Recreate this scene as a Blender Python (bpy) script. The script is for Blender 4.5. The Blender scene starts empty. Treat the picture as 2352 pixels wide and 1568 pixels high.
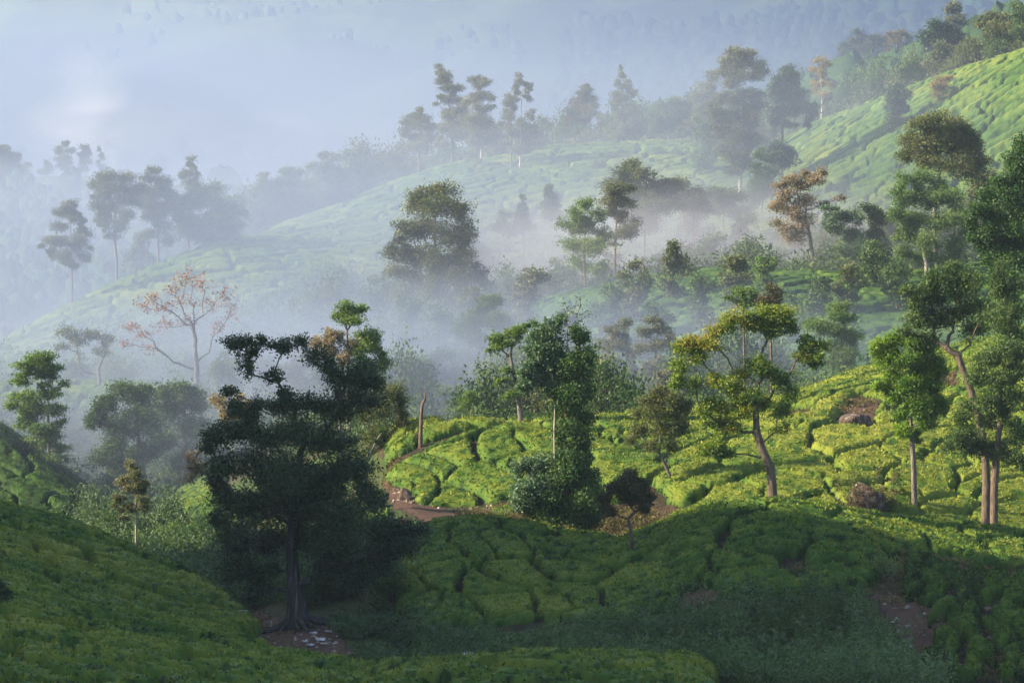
import bpy, math
import numpy as np
RNG = np.random.default_rng(7)
sc = bpy.context.scene
COL = sc.collection

# ---------------------------------------------------------------- camera
CAM_Z, PITCH, TAN = 60.0, math.radians(4.0), math.tan(math.radians(11.0))
cam_data = bpy.data.cameras.new('camera')
cam_data.sensor_width = 36.0
cam_data.lens = 18.0 / TAN
cam_data.clip_start, cam_data.clip_end = 0.5, 9000.0
cam = bpy.data.objects.new('camera', cam_data)
COL.objects.link(cam)
cam.location = (0, 0, CAM_Z)
cam.rotation_euler = (math.radians(90) - PITCH, 0, 0)
sc.camera = cam

# ---------------------------------------------------------------- sky, sun, exposure
SUN_EL, SUN_AZ = math.radians(26.0), math.radians(-97.0)   # azimuth from +Y towards +X
sun_dir = np.array([math.sin(SUN_AZ) * math.cos(SUN_EL), math.cos(SUN_AZ) * math.cos(SUN_EL), math.sin(SUN_EL)])
world = bpy.data.worlds.new('World')
sc.world = world
world.use_nodes = True
wn = world.node_tree
bg = wn.nodes['Background']
sky = wn.nodes.new('ShaderNodeTexSky')
sky.sky_type = 'NISHITA'
sky.sun_disc = False
sky.sun_elevation = SUN_EL
sky.sun_rotation = SUN_AZ
sky.air_density, sky.dust_density, sky.ozone_density = 1.0, 1.2, 1.0
wn.links.new(sky.outputs[0], bg.inputs[0])
bg.inputs[1].default_value = 0.10
sun_data = bpy.data.lights.new('sun', 'SUN')
sun_data.energy = 5.0
sun_data.angle = math.radians(0.53)
sun_data.color = (1.0, 0.82, 0.56)
sun = bpy.data.objects.new('sun', sun_data)
COL.objects.link(sun)
sun.location = (-300, 40, 260)
from mathutils import Vector
sun.rotation_euler = Vector(sun_dir.tolist()).to_track_quat('Z', 'Y').to_euler()
sc.view_settings.view_transform = 'Standard'
sc.view_settings.look = 'None'
sc.view_settings.gamma = 1.0
sc.view_settings.exposure = 1.8
sc.render.engine = 'CYCLES'
cy = sc.cycles
cy.use_denoising = True
cy.max_bounces = 5
cy.diffuse_bounces = 2
cy.glossy_bounces = 1
cy.transmission_bounces = 2
cy.transparent_max_bounces = 4
cy.volume_bounces = 1
cy.volume_step_rate = 1.0
cy.volume_max_steps = 64
cy.use_adaptive_sampling = True
cy.adaptive_threshold = 0.02
cy.sample_clamp_indirect = 4.0

# ---------------------------------------------------------------- pixel rays of the 2352 x 1568 photograph
def to_world(u, v, y):
    a = (np.asarray(u, float) - 1176) / 1176 * TAN
    b = (784 - np.asarray(v, float)) / 1176 * TAN
    dy = math.cos(PITCH) + b * math.sin(PITCH)
    dz = -math.sin(PITCH) + b * math.cos(PITCH)
    return a / dy * y, CAM_Z + dz / dy * y
def px_m(y):
    return y * 2 * TAN / 2352
def u_of(s):      # s = X / Y
    return 1176 + s / TAN * 1176

# ---------------------------------------------------------------- noise helpers
def _hash(ix, iy, seed):
    h = (ix.astype(np.int64) * 374761393 + iy.astype(np.int64) * 668265263 + seed * 1442695041) & 0x7fffffff
    h = ((h ^ (h >> 13)) * 1274126177) & 0x7fffffff
    h = ((h ^ (h >> 16)) * 668265263) & 0x7fffffff
    return ((h >> 7) & 0xffff) / 65535.0
def vnoise(x, y, seed=0):
    x = np.asarray(x, float); y = np.asarray(y, float)
    ix, iy = np.floor(x), np.floor(y)
    fx, fy = x - ix, y - iy
    fx = fx * fx * (3 - 2 * fx); fy = fy * fy * (3 - 2 * fy)
    a, b = _hash(ix, iy, seed), _hash(ix + 1, iy, seed)
    c, d = _hash(ix, iy + 1, seed), _hash(ix + 1, iy + 1, seed)
    return (a + (b - a) * fx) * (1 - fy) + (c + (d - c) * fx) * fy
def fbm(x, y, seed=0, n=4):
    r, amp, tot = 0, 1.0, 0
    for k in range(n):
        r = r + amp * vnoise(x * 2 ** k + 13.7 * k, y * 2 ** k - 7.1 * k, seed + k); tot += amp; amp *= 0.5
    return r / tot
def smooth(t):
    t = np.clip(t, 0, 1); return t * t * (3 - 2 * t)
def in_poly(px, py, poly):
    inside = np.zeros(px.shape, bool)
    n = len(poly)
    for i in range(n):
        x1, y1 = poly[i]; x2, y2 = poly[(i + 1) % n]
        if y1 == y2: continue
        c = ((y1 > py) != (y2 > py)) & (px < (x2 - x1) * (py - y1) / (y2 - y1) + x1)
        inside ^= c
    return inside

# ---------------------------------------------------------------- mesh helpers
def link(o, parent=None):
    COL.objects.link(o)
    if parent is not None: o.parent = parent
    return o
def mesh_np(name, verts, faces, mat=None, tint=None, smooth_shade=False, loops=None, starts=None):
    """faces: (n,3) or (n,4) int array."""
    me = bpy.data.meshes.new(name)
    if not isinstance(faces, (list, tuple)): faces = [faces]
    nv, nf = len(verts), sum(len(f) for f in faces)
    flat = np.concatenate([np.asarray(f, dtype=np.int32).ravel() for f in faces])
    sizes = np.concatenate([np.full(len(f), np.asarray(f).shape[1], dtype=np.int32) for f in faces])
    me.vertices.add(nv); me.loops.add(len(flat)); me.polygons.add(nf)
    me.vertices.foreach_set('co', np.ascontiguousarray(verts, dtype=np.float32).ravel())
    me.loops.foreach_set('vertex_index', flat)
    me.polygons.foreach_set('loop_start', np.concatenate([[0], np.cumsum(sizes)[:-1]]).astype(np.int32))
    me.polygons.foreach_set('use_smooth', np.full(nf, smooth_shade, dtype=bool))
    if tint is not None:
        at = me.attributes.new('tint', 'FLOAT', 'POINT')
        at.data.foreach_set('value', np.ascontiguousarray(tint, dtype=np.float32))
    me.update(calc_edges=True)
    if mat is not None: me.materials.append(mat)
    return me
def props(o, label=None, cat=None, group=None, kind=None):
    if label: o['label'] = label
    if cat: o['category'] = cat
    if group: o['group'] = group
    if kind: o['kind'] = kind
    return o
def obj(name, me, parent=None, **kw):
    return link(props(bpy.data.objects.new(name, me), **kw), parent)
MIST = True
# ---------------------------------------------------------------- materials
def _mat(name):
    m = bpy.data.materials.new(name); m.use_nodes = True
    nt = m.node_tree
    return m, nt, nt.nodes['Principled BSDF'], nt.nodes['Material Output']
def ramp(nt, stops, fac=None):
    r = nt.nodes.new('ShaderNodeValToRGB')
    els = r.color_ramp.elements
    while len(els) < len(stops): els.new(0.5)
    for e, (p, c) in zip(els, stops):
        e.position = p; e.color = (*c, 1)
    if fac is not None: nt.links.new(fac, r.inputs[0])
    return r
def leaf_mat(name, cols, rough=0.5, spec=0.4, trans=0.3):
    """foliage: colour by each leaf's own tint attribute, some light passing through"""
    m, nt, p, out = _mat(name)
    at = nt.nodes.new('ShaderNodeAttribute'); at.attribute_name = 'tint'
    n = len(cols)
    r = ramp(nt, [(i / (n - 1), c) for i, c in enumerate(cols)], at.outputs['Fac'])
    nt.links.new(r.outputs[0], p.inputs['Base Color'])
    p.inputs['Roughness'].default_value = rough
    p.inputs['Specular IOR Level'].default_value = spec
    if trans > 0:
        t = nt.nodes.new('ShaderNodeBsdfTranslucent')
        hue = nt.nodes.new('ShaderNodeMixRGB'); hue.blend_type = 'MULTIPLY'; hue.inputs[0].default_value = 1
        hue.inputs[2].default_value = (1.5, 1.7, 0.7, 1)
        nt.links.new(r.outputs[0], hue.inputs[1]); nt.links.new(hue.outputs[0], t.inputs[0])
        mx = nt.nodes.new('ShaderNodeMixShader'); mx.inputs[0].default_value = trans
        nt.links.new(p.outputs[0], mx.inputs[1]); nt.links.new(t.outputs[0], mx.inputs[2])
        nt.links.new(mx.outputs[0], out.inputs[0])
    return m
def noise_mat(name, stops, scale, rough=0.9, bump=0.0, bump_scale=None, detail=6, stretch=(1, 1, 1), coord='Object'):
    m, nt, p, out = _mat(name)
    tc = nt.nodes.new('ShaderNodeTexCoord'); mp = nt.nodes.new('ShaderNodeMapping')
    mp.inputs['Scale'].default_value = stretch
    nt.links.new(tc.outputs[coord], mp.inputs[0])
    nz = nt.nodes.new('ShaderNodeTexNoise'); nz.inputs['Scale'].default_value = scale; nz.inputs['Detail'].default_value = detail
    nt.links.new(mp.outputs[0], nz.inputs[0])
    r = ramp(nt, stops, nz.outputs[0]); nt.links.new(r.outputs[0], p.inputs['Base Color'])
    p.inputs['Roughness'].default_value = rough
    p.inputs['Specular IOR Level'].default_value = 0.2
    if bump:
        n2 = nt.nodes.new('ShaderNodeTexNoise'); n2.inputs['Scale'].default_value = bump_scale or scale * 3; n2.inputs['Detail'].default_value = 8
        nt.links.new(mp.outputs[0], n2.inputs[0])
        b = nt.nodes.new('ShaderNodeBump'); b.inputs['Strength'].default_value = 1; b.inputs['Distance'].default_value = bump
        nt.links.new(n2.outputs[0], b.inputs['Height']); nt.links.new(b.outputs[0], p.inputs['Normal'])
    return m

# ---------------------------------------------------------------- terrain heights: contours given as (u, v, Y)
CONT = [
 [(-900,2600,85),(-300,1760,85),(0,1700,85),(300,1720,85),(950,1800,85),(1700,1790,85),(2352,1800,85),(3200,1800,85)],
 [(-300,1540,106),(0,1510,106),(200,1535,106),(400,1565,106),(600,1590,106),(800,1630,104),(950,1600,104),(1300,1590,104),(1700,1600,104),(2100,1640,104),(2352,1650,104),(3200,1640,104)],
 [(-300,1350,125),(0,1400,125),(200,1440,125),(400,1490,125),(600,1532,121),(830,1562,117),(1000,1546,115),(1200,1532,113),(1400,1536,113),(1600,1546,113),(1680,1562,113),(1850,1600,113),(2100,1600,113),(2352,1590,113),(3200,1560,113)],
 [(-300,1220,152),(0,1290,150),(200,1350,148),(400,1422,142),(540,1470,136),(620,1500,133),(720,1510,132),(850,1525,130),(1000,1565,128),(1300,1560,126),(1700,1560,126),(2000,1560,126),(2200,1560,126),(2352,1570,126),(3200,1560,126)],
 [(-300,1110,184),(0,1178,180),(170,1228,172),(300,1290,165),(480,1372,155),(560,1428,147),(680,1440,141),(850,1440,141),(950,1452,138),(1300,1442,137),(1550,1420,136),(1700,1405,136),(1900,1395,136),(2100,1400,136),(2352,1405,136),(3200,1400,136)],
 [(-300,1170,205),(0,1230,205),(170,1290,200),(300,1330,190),(480,1370,180),(600,1330,165),(750,1292,160),(850,1292,157),(900,1282,156),(960,1226,156),(1080,1210,157),(1200,1225,157),(1300,1240,157),(1440,1247,156),(1520,1214,155),(1600,1180,155),(1700,1166,155),(1850,1170,155),(2000,1196,157),(2150,1226,159),(2352,1246,160),(2700,1260,160),(3200,1240,160)],
 [(-300,1190,228),(0,1210,226),(200,1250,215),(300,1290,208),(480,1300,195),(600,1285,180),(750,1250,170),(900,1222,165),(1000,1204,164),(1200,1196,165),(1300,1236,165),(1450,1246,165),(1550,1246,164),(1700,1205,164),(1900,1205,165),(2100,1232,166),(2352,1252,168),(3200,1240,168)],
 [(-300,880,252),(0,985,250),(100,1060,248),(230,1160,245),(330,1225,232),(480,1215,214),(600,1220,200),(750,1180,187),(900,1135,178),(1000,1166,176),(1100,1170,175),(1200,1150,175),(1400,1150,175),(1600,1112,175),(1800,1090,176),(2000,1080,178),(2200,1102,178),(2352,1112,178),(3200,1090,180)],
 [(-300,960,280),(0,1080,276),(100,1130,274),(230,1180,270),(330,1130,262),(480,1095,250),(600,1080,235),(750,1060,212),(850,1025,200),(930,990,195),(1100,978,195),(1190,988,193),(1400,975,195),(1600,958,200),(1800,924,205),(1990,867,212),(2100,835,218),(2352,765,226),(2700,700,240),(3200,600,250)],
 [(-300,890,312),(0,893,310),(200,886,310),(330,890,306),(480,905,300),(600,960,285),(800,1012,255),(950,1015,242),(1200,1008,240),(1500,992,236),(1750,965,236),(1850,945,240),(2000,905,250),(2200,850,256),(2352,800,262),(3200,600,280)],
 [(-300,930,352),(0,922,350),(200,922,350),(400,922,340),(600,935,322),(800,950,305),(1000,935,300),(1200,930,292),(1500,912,290),(1750,882,286),(1900,830,290),(2100,790,300),(2352,735,310),(3200,600,320)],
 [(-300,930,402),(0,870,402),(200,835,400),(400,800,398),(600,790,386),(800,780,376),(1000,760,370),(1100,735,368),(1210,708,365),(1300,688,362),(1400,662,360),(1500,645,358),(1600,630,355),(1800,634,350),(2060,640,350),(2200,628,354),(2352,598,360),(3200,480,370)],
 [(-300,950,432),(0,835,430),(200,785,436),(400,742,440),(600,722,440),(800,712,432),(1000,722,425),(1200,722,420),(1400,694,410),(1600,668,405),(1800,660,400),(2060,622,400),(2352,560,402),(3200,400,410)],
 [(-300,900,470),(0,788,460),(50,768,465),(150,712,470),(250,668,478),(380,610,490),(510,560,500),(640,562,505),(830,572,500),(1000,576,490),(1200,590,485),(1400,582,475),(1600,560,465),(1800,542,455),(2000,512,450),(2200,470,445),(2352,430,440),(3200,180,430)],
 [(-300,960,525),(0,860,522),(150,800,530),(250,740,540),(380,680,550),(510,590,556),(640,522,564),(830,460,570),(900,430,573),(1000,395,577),(1100,371,580),(1270,346,585),(1430,338,587),(1600,331,585),(1700,352,576),(1800,332,566),(1870,292,560),(2050,228,542),(2200,172,527),(2352,127,512),(2700,0,485),(3200,-160,450)],
 [(-300,600,705),(0,562,700),(300,540,700),(600,520,690),(830,482,680),(1000,434,662),(1270,374,642),(1430,354,640),(1600,350,640),(1800,335,640),(1900,300,636),(2100,240,622),(2352,180,602),(3200,-60,560)],
 [(-300,402,800),(0,402,800),(240,406,800),(400,430,800),(600,450,800),(830,440,795),(1000,402,780),(1150,352,760),(1270,322,745),(1400,308,740),(1550,312,735),(1700,302,728),(1800,262,720),(1890,226,714),(2000,194,705),(2090,170,698),(2200,128,690),(2352,70,680),(3200,-200,650)],
 [(-300,430,950),(0,430,950),(600,435,950),(1000,402,940),(1400,360,930),(1700,302,920),(2000,232,900),(2352,130,880),(3200,-80,850)],
 [(-300,372,1180),(0,368,1180),(300,378,1180),(600,366,1170),(900,346,1160),(1200,312,1140),(1500,262,1110),(1800,196,1080),(2100,106,1060),(2352,30,1040),(3200,-180,1000)],
 [(-300,240,1500),(0,226,1520),(200,262,1500),(380,246,1500),(600,190,1480),(900,190,1480),(1200,150,1450),(1500,100,1400),(1800,20,1350),(2100,-50,1300),(2352,-110,1280),(3200,-160,1250)],
 [(-300,40,2100),(0,20,2100),(600,10,2050),(1200,-40,2000),(1800,-110,1900),(2352,-170,1800),(3200,-200,1700)],
 [(-300,-170,2700),(600,-170,2700),(1200,-170,2700),(1800,-180,2700),(2352,-200,2600),(3200,-200,2500)],
]
S_N = 1950
theta = np.radians(np.linspace(-78, 78, S_N))
s_ax = np.tan(theta)
def smooth_1d(a, sig):
    r = int(sig * 4) + 1
    k = np.exp(-0.5 * (np.arange(-r, r + 1) / sig) ** 2); k /= k.sum()
    return np.convolve(np.pad(a, r, mode='edge'), k, mode='valid')
CY, CZ = [np.full(S_N, 4.0), np.full(S_N, 38.0)], [np.full(S_N, 57.6), np.full(S_N, 50.0)]
for row in CONT:
    r = np.array(row, float)
    x, z = to_world(r[:, 0], r[:, 1], r[:, 2])
    s = x / r[:, 2]
    CY.append(smooth_1d(np.interp(s_ax, s, r[:, 2]), 6))
    CZ.append(smooth_1d(np.interp(s_ax, s, z), 4))
CY.append(np.full(S_N, 3600.0)); CZ.append(CZ[-1] + 10)
CY, CZ = np.array(CY), np.array(CZ)
for k in range(1, len(CY)): CY[k] = np.maximum(CY[k], CY[k - 1] + 2.0)
H = np.diff(CY, axis=0); D = np.diff(CZ, axis=0) / H
M = np.zeros_like(CZ)
w1, w2 = 2 * H[1:] + H[:-1], H[1:] + 2 * H[:-1]
same = D[:-1] * D[1:] > 0
with np.errstate(divide='ignore', invalid='ignore'):
    hm = (w1 + w2) / (w1 / D[:-1] + w2 / D[1:])
M[1:-1] = np.where(same, hm, 0); M[0], M[-1] = D[0], D[-1]
LY0, LY1, Y_N = math.log(4.0), math.log(3600.0), 2200
y_ax = np.exp(np.linspace(LY0, LY1, Y_N))
GRID = np.zeros((S_N, Y_N))
for i in range(S_N):
    k = np.clip(np.searchsorted(CY[:, i], y_ax, side='right') - 1, 0, len(CY) - 2)
    h = H[k, i]; t = np.clip((y_ax - CY[k, i]) / h, 0, 1)
    GRID[i] = ((2*t**3 - 3*t**2 + 1) * CZ[k, i] + (t**3 - 2*t**2 + t) * h * M[k, i]
               + (-2*t**3 + 3*t**2) * CZ[k + 1, i] + (t**3 - t**2) * h * M[k + 1, i])
def sample_grid(G, X, Y):
    fi = np.clip((np.degrees(np.arctan2(X, Y)) + 78) / 156 * (S_N - 1), 0, S_N - 1.001)
    fj = np.clip((np.log(np.maximum(Y, 4.0)) - LY0) / (LY1 - LY0) * (Y_N - 1), 0, Y_N - 1.001)
    i, j = fi.astype(int), fj.astype(int); fi, fj = fi - i, fj - j
    return (G[i, j]*(1-fi)*(1-fj) + G[i+1, j]*fi*(1-fj) + G[i, j+1]*(1-fi)*fj + G[i+1, j+1]*fi*fj)
SHADE_HILLS = [(-170.0, 99.0, 54.0, 44.0, 109.0), (-152.0, 178.0, 30.0, 22.0, 36.0)]     # unseen hills added beside the view, shaped to keep the near slopes in shade
def height(X, Y):
    X, Y = np.asarray(X, float), np.asarray(Y, float)
    Z = sample_grid(GRID, X, Y)
    side = smooth((-X / np.maximum(Y, 1) - 0.22) / 0.3)
    for hx, hy, sx_, sy_, hh_ in SHADE_HILLS: Z = Z + side * hh_ * np.exp(-0.5 * (((X - hx) / sx_) ** 2 + ((Y - hy) / sy_) ** 2))
    # small-scale unevenness, stronger far away
    far = smooth((Y - 600) / 700)
    Z = Z + (fbm(X / 9, Y / 9, 3, 3) - 0.5) * 0.5 * smooth((Y - 60) / 60)
    Z = Z + far * ((fbm(X / 160, Y / 160, 11, 5) - 0.5) * 60 * smooth((Y - 850) / 500) + (fbm(X / 30, Y / 30, 21, 3) - 0.5) * 5)
    return Z
def ground_at(u, y):
    """where the view column u meets depth y: x, z on the ground"""
    x = (u - 1176) / 1176 * TAN * y / math.cos(PITCH)
    for _ in range(3):
        z = float(height(x, y))
        zc = (z - CAM_Z) / y
        # b from slope
        b = (zc * math.cos(PITCH) + math.sin(PITCH)) / (math.cos(PITCH) - zc * math.sin(PITCH))
        x = (u - 1176) / 1176 * TAN / (math.cos(PITCH) + b * math.sin(PITCH)) * y
    return x, float(height(x, y))
def pix_of(x, y, z):
    cy_, cz_ = y, z - CAM_Z
    f = cy_ * math.cos(PITCH) - cz_ * math.sin(PITCH)
    up = cy_ * math.sin(PITCH) + cz_ * math.cos(PITCH)
    return 1176 + x / f / TAN * 1176, 784 - up / f / TAN * 1176

# terrain sheet: polar grid, fine inside the frame
inner = np.linspace(-13.5, 13.5, 260)
outer = np.linspace(14, 78, 60)
th = np.radians(np.concatenate([-outer[::-1], inner, outer]))
ys = np.concatenate([np.exp(np.linspace(math.log(4.2), math.log(95), 40))[:-1],
                     np.exp(np.linspace(math.log(95), math.log(700), 230))[:-1],
                     np.exp(np.linspace(math.log(700), math.log(3500), 80))])
TH, YS = np.meshgrid(th, ys, indexing='ij')
X, Y = np.tan(TH) * YS, YS
Z = height(X, Y)
n1, n2 = X.shape
V = np.stack([X, Y, Z], -1).reshape(-1, 3)
ii, jj = np.meshgrid(np.arange(n1 - 1), np.arange(n2 - 1), indexing='ij')
a = (ii * n2 + jj).ravel()
F = np.stack([a, a + n2, a + n2 + 1, a + 1], 1)
U = u_of(X / Y)
# cover: 0 bare red-brown soil, 0.5 dry grass and weeds, 1 tea or woodland green
SOIL = [
 [(505,160),(560,158),(640,142),(760,141),(800,133),(860,128),(900,118),(640,118),(600,128),(590,140),(530,150)],
 [(900,177),(960,168),(1040,164),(1210,172),(1210,176),(1090,174.5),(1000,175),(950,182),(915,190),(885,196),(880,185)],
 [(860,158),(915,156),(960,163),(930,170),(890,168)],
 [(2060,149),(2420,150),(2420,139),(2280,136),(2250,126),(2100,128),(2060,134),(2010,138)],
 [(1555,137.5),(1650,137.5),(1660,140),(1570,140.5)],
 [(1780,196),(1860,194),(1870,198),(1800,200)],
 [(1910,191),(2010,189),(2040,200),(1960,201)],
 [(2120,203),(2200,202),(2210,210),(2140,210)],
 [(1470,168),(1560,166),(1560,170),(1480,173)],
]
cover = np.full(X.shape, 0.62)
cover += (fbm(X / 6, Y / 6, 5) - 0.5) * 0.5
soilm = np.zeros(X.shape, bool)
for poly in SOIL: soilm |= in_poly(U + 26 * (vnoise(X, Y, 8) - 0.5), Y, poly)
cover = np.where(soilm, 0.12 + (fbm(X / 1.5, Y / 1.5, 6) - 0.5) * 0.4, cover)
TEA_GROUND = (in_poly(U, Y, [(-60,84),(-60,203),(170,196),(300,184),(480,160),(560,148),(600,141),(560,135),(640,124),(1000,117),(1640,115),(1640,100)]) | in_poly(U, Y, [(905,140),(1550,137),(2060,147),(2420,150),(2420,163),(905,163)]) | in_poly(U, Y, [(940,176),(1220,175),(1700,163),(2420,167),(2420,228),(1990,216),(1600,204),(900,199)]) | (in_poly(U, Y, [(2080,150),(2420,150),(2420,124),(2150,124)]))) & ~soilm
cover = np.where(TEA_GROUND, 0.37 + (fbm(X, Y, 15) - 0.5) * 0.1, cover)
cover = np.where((Y > 420), 0.74 + (fbm(X / 40, Y / 40, 9) - 0.5) * 0.2, cover)
cover = np.where(Y > 640, 0.70 + 0.30 * smooth((fbm(X / 70, Y / 110, 19, 4) - 0.46) / 0.08), cover)
m, nt, p, out = _mat('ground_cover')
at = nt.nodes.new('ShaderNodeAttribute'); at.attribute_name = 'tint'
tc = nt.nodes.new('ShaderNodeTexCoord')
nz = nt.nodes.new('ShaderNodeTexNoise'); nz.inputs['Scale'].default_value = 1.4; nz.inputs['Detail'].default_value = 9
nt.links.new(tc.outputs['Object'], nz.inputs[0])
ad = nt.nodes.new('ShaderNodeMath'); ad.operation = 'MULTIPLY_ADD'; ad.inputs[1].default_value = 0.5
nt.links.new(nz.outputs[0], ad.inputs[0])
ad2 = nt.nodes.new('ShaderNodeMath'); ad2.operation = 'SUBTRACT'; ad2.inputs[1].default_value = 0.25
nt.links.new(at.outputs['Fac'], ad2.inputs[0]); nt.links.new(ad2.outputs[0], ad.inputs[2])
r = ramp(nt, [(0.0, (0.085, 0.050, 0.036)), (0.28, (0.055, 0.036, 0.025)), (0.40, (0.024, 0.019, 0.012)), (0.52, (0.04, 0.045, 0.018)), (0.68, (0.035, 0.06, 0.018)), (0.8, (0.022, 0.042, 0.016)), (1.0, (0.06, 0.095, 0.03))], ad.outputs[0])
nt.links.new(r.outputs[0], p.inputs['Base Color'])
p.inputs['Roughness'].default_value = 0.95; p.inputs['Specular IOR Level'].default_value = 0.1
n2_ = nt.nodes.new('ShaderNodeTexNoise'); n2_.inputs['Scale'].default_value = 5; n2_.inputs['Detail'].default_value = 6
nt.links.new(tc.outputs['Object'], n2_.inputs[0])
bp = nt.nodes.new('ShaderNodeBump'); bp.inputs['Distance'].default_value = 0.15; bp.inputs['Strength'].default_value = 1
nt.links.new(n2_.outputs[0], bp.inputs['Height']); nt.links.new(bp.outputs[0], p.inputs['Normal'])
obj('ground', mesh_np('ground', V, F, m, tint=cover.ravel(), smooth_shade=True), kind='structure')

# landmarks for telling one repeat from the next
MARKS = [('the old fig trunk', 680, 1340), ('the ivy-wrapped tree', 1300, 1160), ('the small russet tree', 1447, 1230), ('the mossy tree trunk', 1777, 1120), ('the feathery bright tree', 2101, 1120),
 ('the brown-trunked tree', 2283, 1150), ('the big lichen-spotted boulder', 1988, 1150), ('the low rounded boulder', 1965, 1040), ('the pale grey boulder', 1845, 1015), ('the dead snag', 966, 1030), ('the flat-topped tree', 1197, 985),
 ('the twiggy vase-shaped tree', 1541, 1130), ('the bronze shrub', 1850, 1390), ('the bare twiggy shrub', 2032, 1370), ('the white gate post', 551, 1395), ('the slim golden tree', 312, 1220), ('the light green valley tree', 112, 1100),
 ('the dirt track', 1050, 1185), ('the lower corner', 2300, 1500), ('the broken stump', 1588, 1520), ('the white sack', 1073, 1555), ('the edge bush', 10, 1390), ('the pink hill tree', 1862, 600), ('the great middle tree', 1003, 740),
 ('the tall bronze tree', 1700, 400), ('the umbrella tree', 1541, 375), ('the spire tree', 1432, 330), ('the twin-stemmed tree', 1320, 340), ('the misty dark clump', 700, 520), ('the green dome tree', 478, 560), ('the tall olive tree', 2158, 600),
 ('the yellow-green gum', 1345, 640), ('the hedged tea terrace', 1700, 640), ('the pale green tree', 1930, 870), ('the two misty gums', 1470, 900), ('the dark bushy valley trees', 370, 1080), ('the tea slope middle', 300, 1470), ('the knoll crest', 1650, 1200), ('the tall ridge gums', 1130, 430)]
ORD = ['nearest', 'second', 'third', 'fourth', 'fifth', 'sixth', 'seventh', 'eighth', 'ninth', 'tenth', 'eleventh', 'twelfth', 'thirteenth', 'fourteenth', 'fifteenth', 'sixteenth', 'seventeenth', 'eighteenth', 'nineteenth', 'twentieth']
def tell_apart(items):
    """items: [(object, short phrase)]: give each a label that names its landmark, side and rank"""
    by = {}
    for o, ph in items:
        c = o.matrix_basis.translation
        u, v = pix_of(c[0], c[1], c[2]); 
        m = min(MARKS, key=lambda q: (q[1] - u) ** 2 + ((q[2] - v) * 1.4) ** 2)
        du, dv = u - m[1], (v - m[2]) * 1.4
        side = ('right of' if du > 0 else 'left of') if abs(du) > abs(dv) else ('below' if dv > 0 else 'above')
        by.setdefault((ph, m[0], side), []).append((du * du + dv * dv, o))
    for (ph, m, side), lst in by.items():
        lst.sort(key=lambda q: q[0])
        for i, (_, o) in enumerate(lst):
            o['label'] = (ph + ', ' + side + ' ' + m) if len(lst) == 1 else ph + ', ' + ORD[min(i, 19)] + ' ' + side + ' ' + m
# ---------------------------------------------------------------- tea: bushes clipped flat, divided by narrow lanes
TEA = leaf_mat('tea_leaves', [(0.012, 0.030, 0.006), (0.042, 0.092, 0.012), (0.128, 0.160, 0.020), (0.225, 0.235, 0.036)], rough=0.75, spec=0.12, trans=0.12)
tea_pool = []      # (share on screen, verts, faces, tint, label, Y)
def cell_field(X, Y, ang, l1, l2, seed, warp=0.5, row_shift=0.5):
    """jittered staggered lattice: id of the nearest seed and metres to the border"""
    ca, sa = math.cos(ang), math.sin(ang)
    wx = (fbm(X / (l1 * 1.3), Y / (l1 * 1.3), seed + 40, 2) - 0.5) * warp * l2 * 3
    wy = (fbm(X / (l1 * 1.3), Y / (l1 * 1.3), seed + 50, 2) - 0.5) * warp * l2 * 3
    Xw, Yw = X + wx, Y + wy
    s = (Xw * ca + Yw * sa) / l1; t = (-Xw * sa + Yw * ca) / l2
    jt = np.floor(t)
    best = np.full(X.shape, 1e9); bi = np.zeros(X.shape + (2,)); bp_ = np.zeros(X.shape + (2,))
    cand = []
    for dj in (-1, 0, 1):
        j = jt + dj
        off = _hash(j, j * 0 + 3, seed) * row_shift
        i0 = np.floor(s - off)
        for di in (-1, 0, 1):
            i = i0 + di
            cx = i + off + 0.5 + (_hash(i, j, seed + 1) - 0.5) * 0.6
            cyy = j + 0.5 + (_hash(i, j, seed + 2) - 0.5) * 0.4
            d = (s - cx) ** 2 * (l1 / l2) ** 1.0 + (t - cyy) ** 2
            cand.append((d, i, j, cx, cyy))
    Dm = np.stack([c[0] for c in cand]); o = np.argsort(Dm, axis=0)[:2]
    tk = lambda k, q: np.take_along_axis(np.stack([c[k] for c in cand]), o[q:q + 1], 0)[0]
    ax, ay, bx, by = tk(3, 0), tk(4, 0), tk(3, 1), tk(4, 1)
    w = (l1 / l2) ** 0.5
    ddx, ddy = (bx - ax) * w, (by - ay)
    L = np.hypot(ddx, ddy)
    bd = (((ax + bx) / 2 - s) * w * ddx + ((ay + by) / 2 - t) * ddy) / L       # in units of l2 (across)
    bd_m = bd * l2 * np.where(np.abs(ddx) > np.abs(ddy), (l1 / l2) ** 0.5, 1.0)
    i1, j1, i2, j2 = tk(1, 0), tk(2, 0), tk(1, 1), tk(2, 1)
    pair = _hash(i1 + i2, j1 + j2, seed + 9)
    cid = (i1 + 500).astype(np.int64) * 4000 + (j1 + 2000).astype(np.int64)
    return cid, np.maximum(bd_m, 0), pair
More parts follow.
